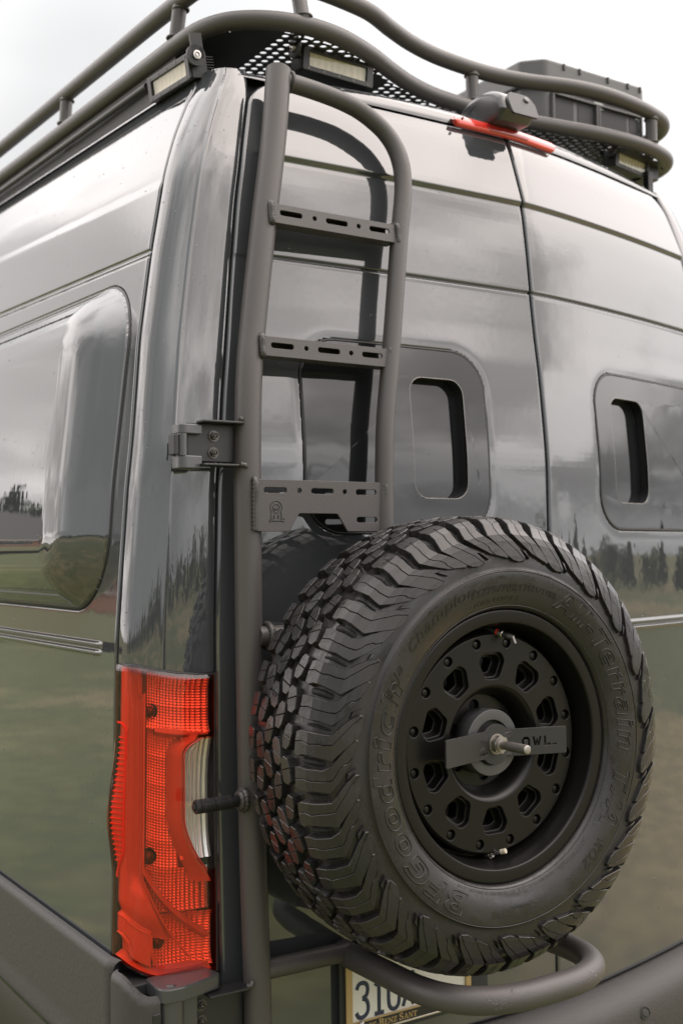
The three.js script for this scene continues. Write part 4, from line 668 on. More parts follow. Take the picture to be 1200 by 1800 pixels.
// ---------------------------------------------------------------- roof rack, flood lights, box
{
  const t = thing('roof_rack', 'matte black double-rail tube roof rack with a perforated deck', 'roof rack', [XC, 2.5, -2]);
  const yl = 2.600, yu = 2.700;
  const low = [[-0.34, yl + 0.2225, -5.0], [-0.325, yl + 0.1275, -3.1], [-0.318, yl + 0.0535, -1.62], [-0.318, yl + 0.0235, -1.02], [-0.318, yl + 0.0055, -0.66], [-0.317, yl, -0.54], [-0.306, yl, -0.455], [-0.276, yl, -0.392], [-0.228, yl, -0.352], [-0.170, yl, -0.329], [-0.108, yl, -0.3225], [-0.037, yl, -0.331], [0.063, yl, -0.367], [0.150, yl, -0.411], [0.232, yl, -0.448], [0.32, yl, -0.474], [0.42, yl, -0.485], [0.52, yl, -0.487], [0.62, yl, -0.483], [0.74, yl, -0.468], [0.86, yl, -0.452], [0.98, yl, -0.448], [1.08, yl, -0.460], [1.165, yl, -0.492], [1.215, yl, -0.545], [1.24, yl, -0.64], [1.25, yl + 0.012, -0.80], [1.29, yl + 0.05, -1.6], [1.45, yl + 0.22, -5.0]];
  const up = [[-0.33, yu + 0.2225, -5.0], [-0.315, yu + 0.1275, -3.1], [-0.310, yu + 0.0535, -1.62], [-0.310, yu + 0.0235, -1.02], [-0.310, yu + 0.0055, -0.66], [-0.307, yu, -0.545], [-0.297, yu, -0.465], [-0.268, yu, -0.405], [-0.222, yu, -0.371], [-0.160, yu, -0.352], [-0.090, yu, -0.349], [-0.014, yu, -0.357], [0.070, yu, -0.375], [0.155, yu, -0.415], [0.238, yu, -0.450], [0.325, yu, -0.474], [0.42, yu, -0.486], [0.52, yu, -0.489], [0.62, yu, -0.476], [0.757, yu, -0.440], [0.86, yu, -0.430], [0.96, yu, -0.437], [1.06, yu, -0.455], [1.145, yu, -0.486], [1.20, yu, -0.54], [1.228, yu, -0.64], [1.24, yu + 0.012, -0.80], [1.28, yu + 0.05, -1.6], [1.44, yu + 0.22, -5.0]];
  const LP = smoothPath(low, 260), UP = smoothPath(up, 260);
  part(t, 'lower_rail', tube(LP, 0.0193, 24), M.powder); part(t, 'upper_rail', tube(UP, 0.0193, 24), M.powder);
  const near = (A, x, z) => A.reduce((b, p) => Math.hypot(p.x - x, p.z - z) < Math.hypot(b.x - x, b.z - z) ? p : b);
  for (const [x, z] of [[-0.313, -0.555], [-0.340, -1.255], [-0.37, -1.95], [-0.41, -2.7], [-0.137, -0.33], [0.462, -0.487], [1.062, -0.458], [1.245, -0.9], [1.27, -1.6]]) {
    const a = near(LP, x, z), b = near(UP, x, z), p = part(t, 'post', tube([a.clone(), a.clone().lerp(b, 0.5), b.clone()], 0.0158, 20), M.powder);
    part(p, 'weld', [bead(ringPts([a.x, a.y + 0.0185, a.z], [0, 1, 0], 0.0165, 16), 0.0028, 0.004, true), bead(ringPts([b.x, b.y - 0.0185, b.z], [0, 1, 0], 0.0165, 16), 0.0028, 0.004, true)], M.weld);
  }
  // perforated deck: square cells with a round hole each, rows staggered
  const pitch = 0.0235, pos = [], yd = 2.583, th = 0.0025, idx = [];
  const cell = (x, z, solid) => {
    const h = pitch / 2, R = 0.0078, n = 12, q = i => { const a = i / n * 2 * Math.PI + 0.2617994; const c = Math.cos(a), s = Math.sin(a), m = Math.max(Math.abs(c), Math.abs(s)); return [x + c / m * h, z + s / m * h]; }, e = i => { const a = i / n * 2 * Math.PI + 0.2617994; return [x + Math.cos(a) * R, z + Math.sin(a) * R]; };
    for (const y of [yd, yd + th]) for (let i = 0; i < n; i++) { const o0 = q(i), o1 = q(i + 1), e0 = solid ? [x, z] : e(i), e1 = solid ? [x, z] : e(i + 1); pos.push(o0[0], y, o0[1], o1[0], y, o1[1], e0[0], y, e0[1]); if (!solid) pos.push(o1[0], y, o1[1], e1[0], y, e1[1], e0[0], y, e0[1]); }
    if (!solid) for (let i = 0; i < n; i++) { const a = e(i), b = e(i + 1); pos.push(a[0], yd, a[1], b[0], yd, b[1], a[0], yd + th, a[1], b[0], yd, b[1], b[0], yd + th, b[1], a[0], yd + th, a[1]); }
  };
  const railZ = x => LP.filter(p => Math.abs(p.x - x) < 0.012 && p.z > -0.8).reduce((m, p) => Math.max(m, p.z), -9);
  let r = 0;
  for (let x = -0.30; x < 1.22; x += pitch, r++) for (let z = -1.25; z < -0.3; z += pitch) {
    const zz = z + (r % 2 ? pitch / 2 : 0), zr = railZ(x); if (zr < -2) continue; if (zz > zr - 0.012) continue;
    const inCorner = x < -0.168 || (x > 0.10 && x < 0.155); const rightC = x > 0.98 && zz > -0.5 - (x - 0.98) * 1.2;
    cell(x, zz, inCorner || rightC || zz < -1.15);
  }
  const dg = new THREE.BufferGeometry(); dg.setAttribute('position', new THREE.Float32BufferAttribute(pos, 3)); dg.computeVertexNormals();
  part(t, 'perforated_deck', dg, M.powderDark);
  const rz = u => LP.filter(p => p.x < 0).reduce((q, p) => Math.abs(p.z - u) < Math.abs(q.z - u) ? p : q);
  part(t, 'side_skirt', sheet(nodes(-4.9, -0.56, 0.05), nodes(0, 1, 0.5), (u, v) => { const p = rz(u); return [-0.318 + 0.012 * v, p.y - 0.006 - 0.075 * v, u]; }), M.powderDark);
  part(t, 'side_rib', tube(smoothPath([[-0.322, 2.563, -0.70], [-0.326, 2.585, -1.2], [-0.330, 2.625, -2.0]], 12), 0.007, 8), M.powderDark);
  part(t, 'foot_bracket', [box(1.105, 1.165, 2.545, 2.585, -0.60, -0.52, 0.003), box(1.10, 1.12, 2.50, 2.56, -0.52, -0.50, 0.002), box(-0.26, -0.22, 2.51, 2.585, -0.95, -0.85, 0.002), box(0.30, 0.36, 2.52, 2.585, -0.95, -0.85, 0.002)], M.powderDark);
}
function floodLight(label, c, yaw, pitch, rollA, len, ringSide) {
  const t = thing('flood_light', label, 'flood light', c, 'slim flood lights under the roof rack rail');
  const q = new THREE.Quaternion().setFromEuler(new THREE.Euler(pitch, yaw, rollA, 'YXZ')), W = g => { g = g.index ? g.toNonIndexed() : g; g.applyQuaternion(q); g.computeVertexNormals(); return g.translate(...c); };
  const w = len, h = 0.052, d = 0.042, frame = rrect(w, h, 0.004); frame.holes.push(rrect(w - 0.034, h - 0.022, 0.003, 0, 0, THREE.Path));
  const body = [ext(rrect(w - 0.012, h - 0.006, 0.004), d - 0.014, 0.001, 1, 4).translate(0, 0, -d), ext(frame, 0.010, 0.0012, 2, 4).translate(0, 0, -0.010)];
  for (let i = 0; i < 9; i++) body.push(new THREE.BoxGeometry(w - 0.02, 0.0016, 0.03).translate(0, (i - 4) * 0.0055, -d - 0.006));
  for (const s of [-1, 1]) for (let k = 0; k < 3; k++) body.push(new THREE.BoxGeometry(0.0035, h - 0.004, 0.034).translate(s * (w / 2 + 0.001 - k * 0.006), 0, -0.022));
  const hs = part(t, 'housing', body.map(W), M.smoothBlack);
  const sc = []; for (let i = 0; i < 5; i++) for (const s of [-1, 1]) sc.push(cyl([(i - 2) * (w - 0.03) / 4, s * (h / 2 - 0.0052), 0.0005], [0, 0, 1], 0.0026, 0.003, 10)); part(hs, 'screws', mergeGeometries(sc.map(W)), M.darkSteel).userData.kind = 'stuff';
  part(t, 'reflector', W(sheet(nodes(0, 1, 0.02), nodes(0, 1, 0.1), (u, v) => [(u - 0.5) * (w - 0.03), (v - 0.5) * (h - 0.02), -0.0055 - 0.0030 * Math.abs(Math.sin(u * Math.PI * 9)) * Math.sin(v * Math.PI)])), M.lampCream);
  part(t, 'lens', W(new THREE.PlaneGeometry(w - 0.033, h - 0.021).translate(0, 0, -0.0025)), M.clear);
  const sx = ringSide * (w / 2 + 0.016), br = part(t, 'bracket', [cyl([sx, 0.016, -0.010], [1, 0, 0], 0.021, 0.006, 28), new THREE.BoxGeometry(0.006, 0.05, 0.026).translate(sx, 0.035, -0.014), cyl([sx - ringSide * 0.008, 0.006, -0.012], [1, 0, 0], 0.008, 0.018, 12)].map(W), M.powderDark);
  part(br, 'bolt', [lathe([[0, 0.004], [0.003, 0.004], [0.0034, 0.0015], [0.005, 0.0015], [0.0055, 0.005], [0.0088, 0.0045], [0.0095, 0]], [sx + ringSide * 0.003, 0.016, -0.010], [ringSide, 0, 0], 20)].map(W), M.steel);
  return t;
}
floodLight('flood light facing sideways under the left rail, nearest the corner bend', [-0.352, 2.509, -0.520], -Math.PI / 2 - 0.02, 0.18, -0.085, 0.205, 1);
floodLight('flood light facing backwards above the ladder top', [-0.010, 2.5605, -0.380], 0.05, 0.10, 0.0, 0.188, -1);
floodLight('flood light at the far right rear corner of the rack', [1.040, 2.569, -0.500], 0.20, 0.10, 0.0, 0.175, -1);
{ // storage box lying on the deck
  const t = thing('storage_box', 'charcoal plastic lidded cargo box on the right of the rack', 'cargo box', [1.0, 2.6, -0.85]);
  const x0 = 0.755, x1 = 1.205, z0 = -1.12, z1 = -0.59;
  const plan = (g) => polyShape([[x0 - g, z0 - g], [x1 + g, z0 - g], [x1 + g, z1 - 0.045 + g], [x1 - 0.045 + g, z1 + g], [x0 + 0.05 - g, z1 + g], [x0 - g, z1 - 0.05 + g]], 0.012);
  const up = (g, y) => { g = g.index ? g.toNonIndexed() : g; const p = g.attributes.position; for (let i = 0; i < p.count; i++) p.setXYZ(i, p.getX(i), y + p.getZ(i), p.getY(i)); g.computeVertexNormals(); return g; };
  const b = part(t, 'tub', up(ext(plan(0), 0.165, 0.004, 2, 4), 2.60), M.greyPlastic);
  part(t, 'lid', [up(ext(plan(0.012), 0.060, 0.006, 2, 4), 2.772), up(ext(plan(-0.05), 0.012, 0.006, 2, 4), 2.832)], M.greyPlastic);
  part(t, 'rim_seal', up(ext(plan(-0.004), 0.010, 0, 1, 4), 2.764), M.jamb);
  for (const [a, c] of [[0.825, 0.905], [0.920, 0.985], [1.0, 1.115], [1.125, 1.165]]) part(t, 'rib_panel', [box(a, c, 2.625, 2.742, z1 - 0.002, z1 + 0.0015, 0.001)], M.jamb);
  for (const [a, c] of [[0.825, 0.985], [1.0, 1.165]]) part(t, 'rib', [box(a - 0.006, a, 2.61, 2.752, z1, z1 + 0.012, 0.002), box(c, c + 0.006, 2.61, 2.752, z1, z1 + 0.012, 0.002), box(a, c, 2.746, 2.752, z1, z1 + 0.012, 0.002)], M.greyPlastic);
  for (let k = 0; k < 4; k++) { const z = z1 - 0.09 - k * 0.1; part(t, 'rib_panel', box(x0 - 0.0015, x0 + 0.002, 2.63, 2.74, z - 0.07, z, 0.001), M.jamb); }
  for (const x of [0.86, 0.92, 1.03, 1.11, 1.16]) part(t, 'lid_clip', box(x - 0.004, x + 0.004, 2.818, 2.836, z1 + 0.005, z1 + 0.016, 0.002), M.smoothBlack);
  part(t, 'sticker', box(0.985, 1.02, 2.742, 2.760, z1 + 0.0002, z1 + 0.0022, 0.0005), std({ color: lin(0.75, 0.75, 0.72), roughness: 0.5 }));
}
{ // high brake light and camera hood on the roof edge
  const y0 = 2.472, bar = (x0, x1, ya, yb, o, mat, name, par, lab) => part(par, name, sheet(nodes(0, 1, 0.02), [0, 0.12, 0.25, 0.5, 0.75, 0.88, 1], (u, v) => { const x = lerp(x0, x1, u), e = Math.min(1, Math.min(u, 1 - u) * (x1 - x0) / 0.012), y = lerp(ya, yb, 0.5 + (v - 0.5) * Math.sqrt(Math.max(0.02, 1 - (1 - e) * (1 - e)))); return [x, y, rear(x, 2.46) + o * (0.2 + 0.8 * Math.pow(Math.max(0, 1 - Math.pow(Math.abs(2 * v - 1), 3)), 0.5)) - 0.25 * Math.max(0, y - 2.462)]; }), mat, lab);
  const t = thing('brake_light', 'long red high-level brake light across the top of the rear doors', 'brake light', [XC, 2.47, -0.31]);
  bar(0.262, 0.592, 2.4655, 2.4945, 0.016, M.redPlain, 'lens', t); bar(0.355, 0.492, 2.4665, 2.4935, 0.0172, M.redDark, 'lamp_window', t);
    part(t, 'screw', cyl([0.276, 2.480, -0.308], [0, 0.2, 1], 0.003, 0.006, 12), M.darkSteel);
  const c = thing('reversing_camera', 'grey camera hood with a dark lens face above the brake light', 'camera', [0.41, 2.49, -0.33]);
  const pr = new THREE.Shape(); pr.moveTo(-0.46, 2.492); pr.quadraticCurveTo(-0.445, 2.535, -0.405, 2.556); pr.quadraticCurveTo(-0.365, 2.572, -0.325, 2.566); pr.quadraticCurveTo(-0.290, 2.560, -0.274, 2.540); pr.lineTo(-0.262, 2.508); pr.lineTo(-0.285, 2.489); pr.lineTo(-0.36, 2.487); pr.closePath();
  const g = ext(pr, 0.078, 0.014, 4, 10); { const p = g.attributes.position; for (let i = 0; i < p.count; i++) { const z = p.getX(i), y = p.getY(i), x = p.getZ(i); p.setXYZ(i, 0.372 + x * (1 - 0.0), y, z); } const a = (g.index ? g.toNonIndexed() : g).attributes.position; for (let i = 0; i < a.count; i += 3) { const q = [a.getX(i), a.getY(i), a.getZ(i)]; a.setXYZ(i, a.getX(i + 1), a.getY(i + 1), a.getZ(i + 1)); a.setXYZ(i + 1, ...q); } }
  part(c, 'hood', smoothed(g, 0.9), M.paintSolid);
  const fs = polyShape([[0.372, 2.492], [0.452, 2.492], [0.454, 2.530], [0.440, 2.551], [0.384, 2.551], [0.370, 2.530]], 0.008), fg = ext(fs, 0.006, 0.001, 1, 6); { const p = fg.attributes.position; for (let i = 0; i < p.count; i++) p.setZ(i, -0.2575 + p.getZ(i) - 0.42 * (p.getY(i) - 2.508)); fg.computeVertexNormals(); }
  const face = part(c, 'lens_face', fg, M.smoothBlack); part(face, 'camera_lens', lathe([[0, 0.003], [0.004, 0.0035], [0.0075, 0.002], [0.008, 0]], [0.428, 2.537, -0.262], [0, 0.38, 0.92], 20), M.glass);
}
// ---------------------------------------------------------------- tail light, bumper, cladding, number plate
{
  const t = thing('tail_light', 'tall red wrap-round tail light with a clear reversing lamp', 'tail light', [-0.5, 0.735, -0.26]);
  const y0 = 0.742, y1 = 1.2985, n = 2.5;
  const topY = a => 1.2985 - 0.0 * a, botY = a => 0.772 - 0.037 * sstep(0.05, 0.75, a);
  const at = (a, v, off) => { // a round the corner 0..1, v height 0..1, off outwards
    const y = lerp(botY(a), topY(a) - 0.022 * sstep(0.2, 1, a), v), F = q => { const ph = clamp(q, 0, 1) * Math.PI / 2, c = Math.pow(Math.max(0, Math.cos(ph)), 2 / n), s = Math.pow(Math.max(0, Math.sin(ph)), 2 / n), gx = -0.4005, zg = rear(gx, y) + 0.002, z0 = zs(y), bul = 0.016 * sstep(0.0, 0.25, v - 0.25) * sstep(0.0, 0.3, 0.75 - v) * (1 - sstep(0, 0.25, q)); return [gx + (S(y) - 0.003 - bul - gx) * c, z0 + 0.004 + (zg - z0) * s]; };
    const p = F(a), b = F(Math.min(1, a + 0.01)), c = F(Math.max(0, a - 0.01)), dx = b[0] - c[0], dz = b[1] - c[1], l = Math.hypot(dx, dz) || 1; return [p[0] - dz / l * off, y, p[1] + dx / l * off];
  };
  const patch = (a0, a1, v0, v1, off, na, nv, rel) => sheet(nodes(0, 1, 1 / na), nodes(0, 1, 1 / nv), (u, v) => { const a = lerp(a0, a1, u), w = lerp(v0, v1, v); return at(a, w, (typeof off === 'function' ? off(a, w) : off) + (rel ? rel(a, w) : 0)); });
  // region of the clear reversing lamp on the rear face
  const revIn = (a, v) => { const yl = 0.345 + 0.0, d = a - 0.80; return false; };
  const eo = (a, v) => 0.006 * Math.min(1, Math.min(a, 1 - a) / 0.04 * 1, Math.min(v, 1 - v) / 0.02); // lens rolls over at its rim
  // clear window outline in (a, v): left edge bows, corners cut
  const revL = v => 0.80 + (v < 0.52 ? Math.max(0, (0.52 - v) / 0.19) ** 1.5 * 0.17 : 0) + (v > 0.73 ? Math.max(0, (v - 0.73) / 0.05) ** 2 * 0.10 : 0);
  const V0 = 0.345, V1 = 0.785;
  const red = [patch(0, 1, 0, V0, eo, 40, 30), patch(0, 1, V1, 1, eo, 40, 20), sheet(nodes(0, 1, 1 / 40), nodes(V0, V1, 0.01), (u, v) => { const a = lerp(0, revL(v), clamp(u)); return at(a, v, eo(a, v)); })];
  part(t, 'red_lens', red, M.redLens);
  part(t, 'reversing_lens', sheet(nodes(0, 1, 1 / 14), nodes(V0, V1, 0.01), (u, v) => { const a = lerp(revL(v), 1, clamp(u)); return at(a, v, eo(a, v) + 0.0004); }), M.clear);
  // frame line round the clear window
  const fr = []; for (let v = V0; v <= V1 + 1e-6; v += 0.01) fr.push(V(...at(Math.min(revL(v), 0.985), v, 0.0066))); 
  part(t, 'window_edge', tube(fr, 0.0016, 8), M.redDeep);
  // inside: bright shell, smooth outer cover on the side, waffle chambers behind the rear face
  part(t, 'shell', patch(0, 1, 0, 1, -0.042, 20, 40), M.lampShell);
  const cover = part(t, 'side_cover', [sheet(nodes(0, 1, 0.05), nodes(0.12, 0.995, 0.0125), (u, v) => { const e = 0.44 + (v < 0.30 ? (0.30 - v) * 1.7 : 0) - (v > 0.90 ? 0.06 : 0), a = lerp(0.02, Math.min(e, 0.94), clamp(u)); return at(a, v, -0.004 - 0.016 * sstep(0.50, 0.58, u) * sstep(0.24, 0.30, v) + 0.010 * sstep(0.86, 0.92, u) * sstep(0.24, 0.30, v) - 0.016 * sstep(0.95, 1, u) - 0.003 * sstep(0.2, 0.0, u) - 0.012 * sstep(0.20, 0.12, v)); })], M.lampCover);
  const edge = []; for (let v = 0.06; v < 0.93; v += 0.015) { const e = 0.445 + (v < 0.30 ? (0.30 - v) * 1.7 : 0); edge.push(V(...at(Math.min(e, 0.96), v, -0.008))); } part(cover, 'cover_edge', tube(edge, 0.0020, 8), M.lampEdge);
  const waffle = (a0, a1, v0, v1, name, deep) => part(t, name, patch(a0, a1, v0, v1, (a, v) => { const u = (a - a0) / (a1 - a0), w = (v - v0) / (v1 - v0); return -0.036 + deep * (Math.pow(Math.abs(2 * u - 1), 2.2) + Math.pow(Math.abs(2 * w - 1), 4) * 0.7); }, 90, Math.round((v1 - v0) * 560 / 1.3), (a, v) => 0.0017 * Math.abs(Math.sin(a * Math.PI * 30)) * Math.abs(Math.sin(v * Math.PI * 105))), M.lampWaffle);
  waffle(0.46, 0.995, 0.80, 0.985, 'reflector', 0.012); waffle(0.46, 0.80, 0.345, 0.80, 'reflector', 0.003); waffle(0.46, 0.995, 0.20, 0.345, 'reflector', 0.004); waffle(0.56, 0.995, 0.02, 0.20, 'reflector', 0.014);
  // smooth dividers between the chambers
  part(t, 'divider', [patch(0.56, 0.985, 0.775, 0.815, (a, v) => -0.012 - 0.05 * Math.abs(v - 0.795) / 0.02 * 0.5, 12, 6), sheet(nodes(0, 1, 0.1), nodes(0.30, 0.80, 0.02), (u, v) => { const a = Math.min(0.985, revL(clamp(v, V0, V1)) + (v < V0 ? (V0 - v) * 0.9 : 0)) - 0.10 * (1 - clamp(u)); return at(a, v, -0.006 - 0.024 * Math.pow(1 - clamp(u), 1.5)); })], M.lampCover);
  part(t, 'divider', sheet(nodes(0, 1, 0.1), nodes(0, 1, 0.1), (u, v) => { const a = lerp(0.44, 0.97, u), w = lerp(0.33, 0.12, u) + (v - 0.5) * 0.035; return at(a, w, -0.010 - 0.012 * Math.cos(v * Math.PI * 2)); }), M.lampEdge);
  // lower ledges: narrow shelves that catch the light
  const shelf = (pts, rise, depth, o) => sheet(nodes(0, 1, 0.03), nodes(0, 1, 0.25), (u, v) => { const k = clamp(u) * (pts.length - 1), i = Math.min(pts.length - 2, Math.floor(k)), f = k - i; return at(lerp(pts[i][0], pts[i + 1][0], f), lerp(pts[i][1], pts[i + 1][1], f) + rise * v, o - depth * v); });
  part(t, 'ledge', shelf([[0.04, 0.150], [0.22, 0.146], [0.38, 0.136], [0.50, 0.132], [0.535, 0.125]], 0.024, 0.018, -0.004), M.lampEdge);
  part(t, 'ledge', shelf([[0.03, 0.088], [0.16, 0.086], [0.27, 0.070], [0.35, 0.035]], 0.012, 0.010, -0.004), M.lampEdge);
  part(t, 'ledge', shelf([[0.03, 0.012], [0.3, 0.008], [0.6, 0.008], [0.98, 0.010]], 0.026, 0.026, -0.002), M.lampEdge);
  part(t, 'ledge', tube(smoothPath([[0.545, 0.128, -0.006], [0.55, 0.08, -0.006], [0.565, 0.05, -0.006], [0.62, 0.034, -0.006], [0.80, 0.030, -0.006], [0.97, 0.034, -0.006]].map(p => at(p[0], p[1], p[2])), 40), 0.002, 8), M.lampEdge);
  part(t, 'lower_cover', patch(0.03, 0.54, 0.03, 0.148, (a, v) => -0.006 - 0.01 * sstep(0.36, 0.2, a) * sstep(0.1, 0.05, v), 24, 12), M.lampCover);
  for (const [a, v] of [[0.50, 0.855], [0.50, 0.375], [0.60, 0.105]]) { const p = at(a, v, -0.020), b = part(t, 'bulb', [new THREE.SphereGeometry(0.0105, 20, 14).translate(...p), cyl(at(a, v, -0.03), [-0.5, 0, 0.86], 0.0085, 0.014, 16)], M.lampBulb); part(b, 'bulb_socket', lathe([[0.009, 0], [0.014, 0.001], [0.015, 0.004]], at(a, v, -0.031), [-0.5, 0, 0.86], 20), M.jamb); }
  // ribbed side marker
  const mk = v => 0.02 + 0.15 * sstep(0.27, 0.38, v);
  for (let k = 0; k < 24; k++) { const v = 0.325 + k * 0.0182, e = mk(v); part(t, 'marker_rib', patch(0.03, e, v, v + 0.012, (a, w) => 0.007 * Math.sin(Math.PI * clamp((w - v) / 0.012)) - 0.009, 8, 4), M.markerRib); }
  const ml = []; for (let v = 0.275; v <= 0.80; v += 0.015) ml.push(V(...at(mk(v) + 0.02, Math.min(v, 0.79), -0.003))); ml.push(V(...at(0.1, 0.80, -0.003)), V(...at(0.01, 0.80, -0.003))); part(t, 'marker_frame', tube(ml, 0.0026, 8), M.markerRib);
  part(t, 'reverse_reflector', patch(0.80, 1.0, 0.375, V1, (a, v) => -0.034 + 0.02 * Math.pow(Math.abs(2 * (v - V0) / (V1 - V0) - 1), 3), 30, 60, (a, v) => 0.0016 * Math.sin(a * 230)), M.lampChrome);
  for (let k = 0; k < 4; k++) { const pts = []; for (let v = V0 + 0.07 + k * 0.022; v < V1 - 0.01 - k * 0.012; v += 0.012) pts.push(V(...at(Math.min(revL(v) + 0.02 + k * 0.032, 0.985), v, -0.003))); part(t, 'lens_line', tube(pts, 0.0007, 5), M.lampChrome); }
  part(t, 'reverse_divider', patch(0.80, 0.99, 0.555, 0.568, -0.012, 6, 3), M.lampCream);
  // black seal round the lamp and body under it
  const rim = [[0, 0], [0.15, 0], [0.3, 0], [0.45, 0], [0.6, 0], [0.75, 0], [0.9, 0], [1, 0], [1, 0.15], [1, 0.3], [1, 0.45], [1, 0.6], [1, 0.75], [1, 0.9], [1, 1], [0.9, 1], [0.75, 1], [0.6, 1], [0.45, 1], [0.3, 1], [0.15, 1], [0, 1], [0, 0.85], [0, 0.7], [0, 0.55], [0, 0.4], [0, 0.25], [0, 0.1]];
  part(t, 'seal', tube(rim.map(p => V(...at(p[0], p[1], -0.002))), 0.0030, 8, true), M.gasket);
  part(van, 'lamp_recess', sheet(nodes(0, 1, 0.05), nodes(0.5, 1.31, 0.05), (u, y) => { const p = at(u, clamp((y - 0.74) / 0.56), -0.046); return [p[0], y, p[2]]; }), M.jamb);
}
{ // black textured cladding and bumper
  const t = thing('rear_bumper', 'black textured plastic rear bumper with its left corner', 'bumper', [XC, 0.3, -0.2]);
  // rear beam: profile swept along the door line
  const prof = [[-0.02, 0.503], [0.006, 0.503], [0.030, 0.498], [0.052, 0.486], [0.066, 0.468], [0.072, 0.445], [0.073, 0.40], [0.066, 0.34], [0.05, 0.28], [0.0, 0.26]];
  const pc = new THREE.CatmullRomCurve3(prof.map(p => V(p[0], p[1], 0)), false, 'centripetal').getPoints(40);
  part(t, 'beam', sheet(nodes(-0.30, 1.30, 0.03), nodes(0, 1, 0.025), (u, v) => { const k = clamp(v) * 40, i = Math.min(39, Math.floor(k)), p = pc[i].clone().lerp(pc[i + 1], k - i); return [u, p.y, rear(u, 0.5) + p.x]; }, true), M.plastic);
  part(t, 'screw_cap', [lathe([[0, 0.0035], [0.0075, 0.0035], [0.009, 0.002], [0.0095, 0.001], [0.0112, 0.001], [0.0122, 0.0032], [0.0138, 0.003], [0.0145, 0]], [0.648, 0.445, rear(0.648, 0.5) + 0.0755], [-0.25, 0.30, 1], 28)], M.plastic);
  // left corner piece under the tail light
  part(t, 'corner', sheet(nodes(0, 1, 0.04), nodes(0.30, 0.768, 0.01, [[0.765, 0.02, 0.002]]), (u, y) => { const a = clamp(u), ph = a * Math.PI / 2, c = Math.pow(Math.max(0, Math.cos(ph)), 0.7), s = Math.pow(Math.max(0, Math.sin(ph)), 0.7), top = 0.765 - 0.033 * sstep(0.15, 0.9, a), yy = Math.min(y, top), r = roll(top - yy, 0.014), e = roll(a * 0.2, 0.006), x = -0.538 + (-0.600 + 0.538) * c, z = -0.262 + 0.085 * s; return [x + r * (0.4 + 0.6 * c) + e, yy, z - r * s * 0.8 ]; }), M.plastic);
  part(t, 'inner_corner', [box(-0.575, -0.40, 0.35, 0.740, -0.31, -0.235, 0.004)], M.jamb);
  const c = thing('side_cladding', 'black textured plastic cladding along the lower left side', 'cladding', [-0.6, 0.3, -1]);
  part(c, 'panel', sheet(nodes(-4, -0.266, 0.05, [[-0.27, 0.03, 0.003]]), nodes(0.572, 0.777, 0.004), (u, y) => { const r = roll(0.777 - y, 0.016), e = roll(Math.max(0, -0.266 - u), 0.006); return [-0.594 + r + e - 0.004 * sstep(0.62, 0.572, y), y, u]; }), M.plastic);
  part(c, 'arch_lip', sheet(nodes(-4, -0.26, 0.1), nodes(0, 1, 0.05), (u, v) => [-0.604 + 0.10 * v * v, 0.572 - 0.26 * v + 0.02 * Math.sin(v * 3.1), u]), M.plastic);
}
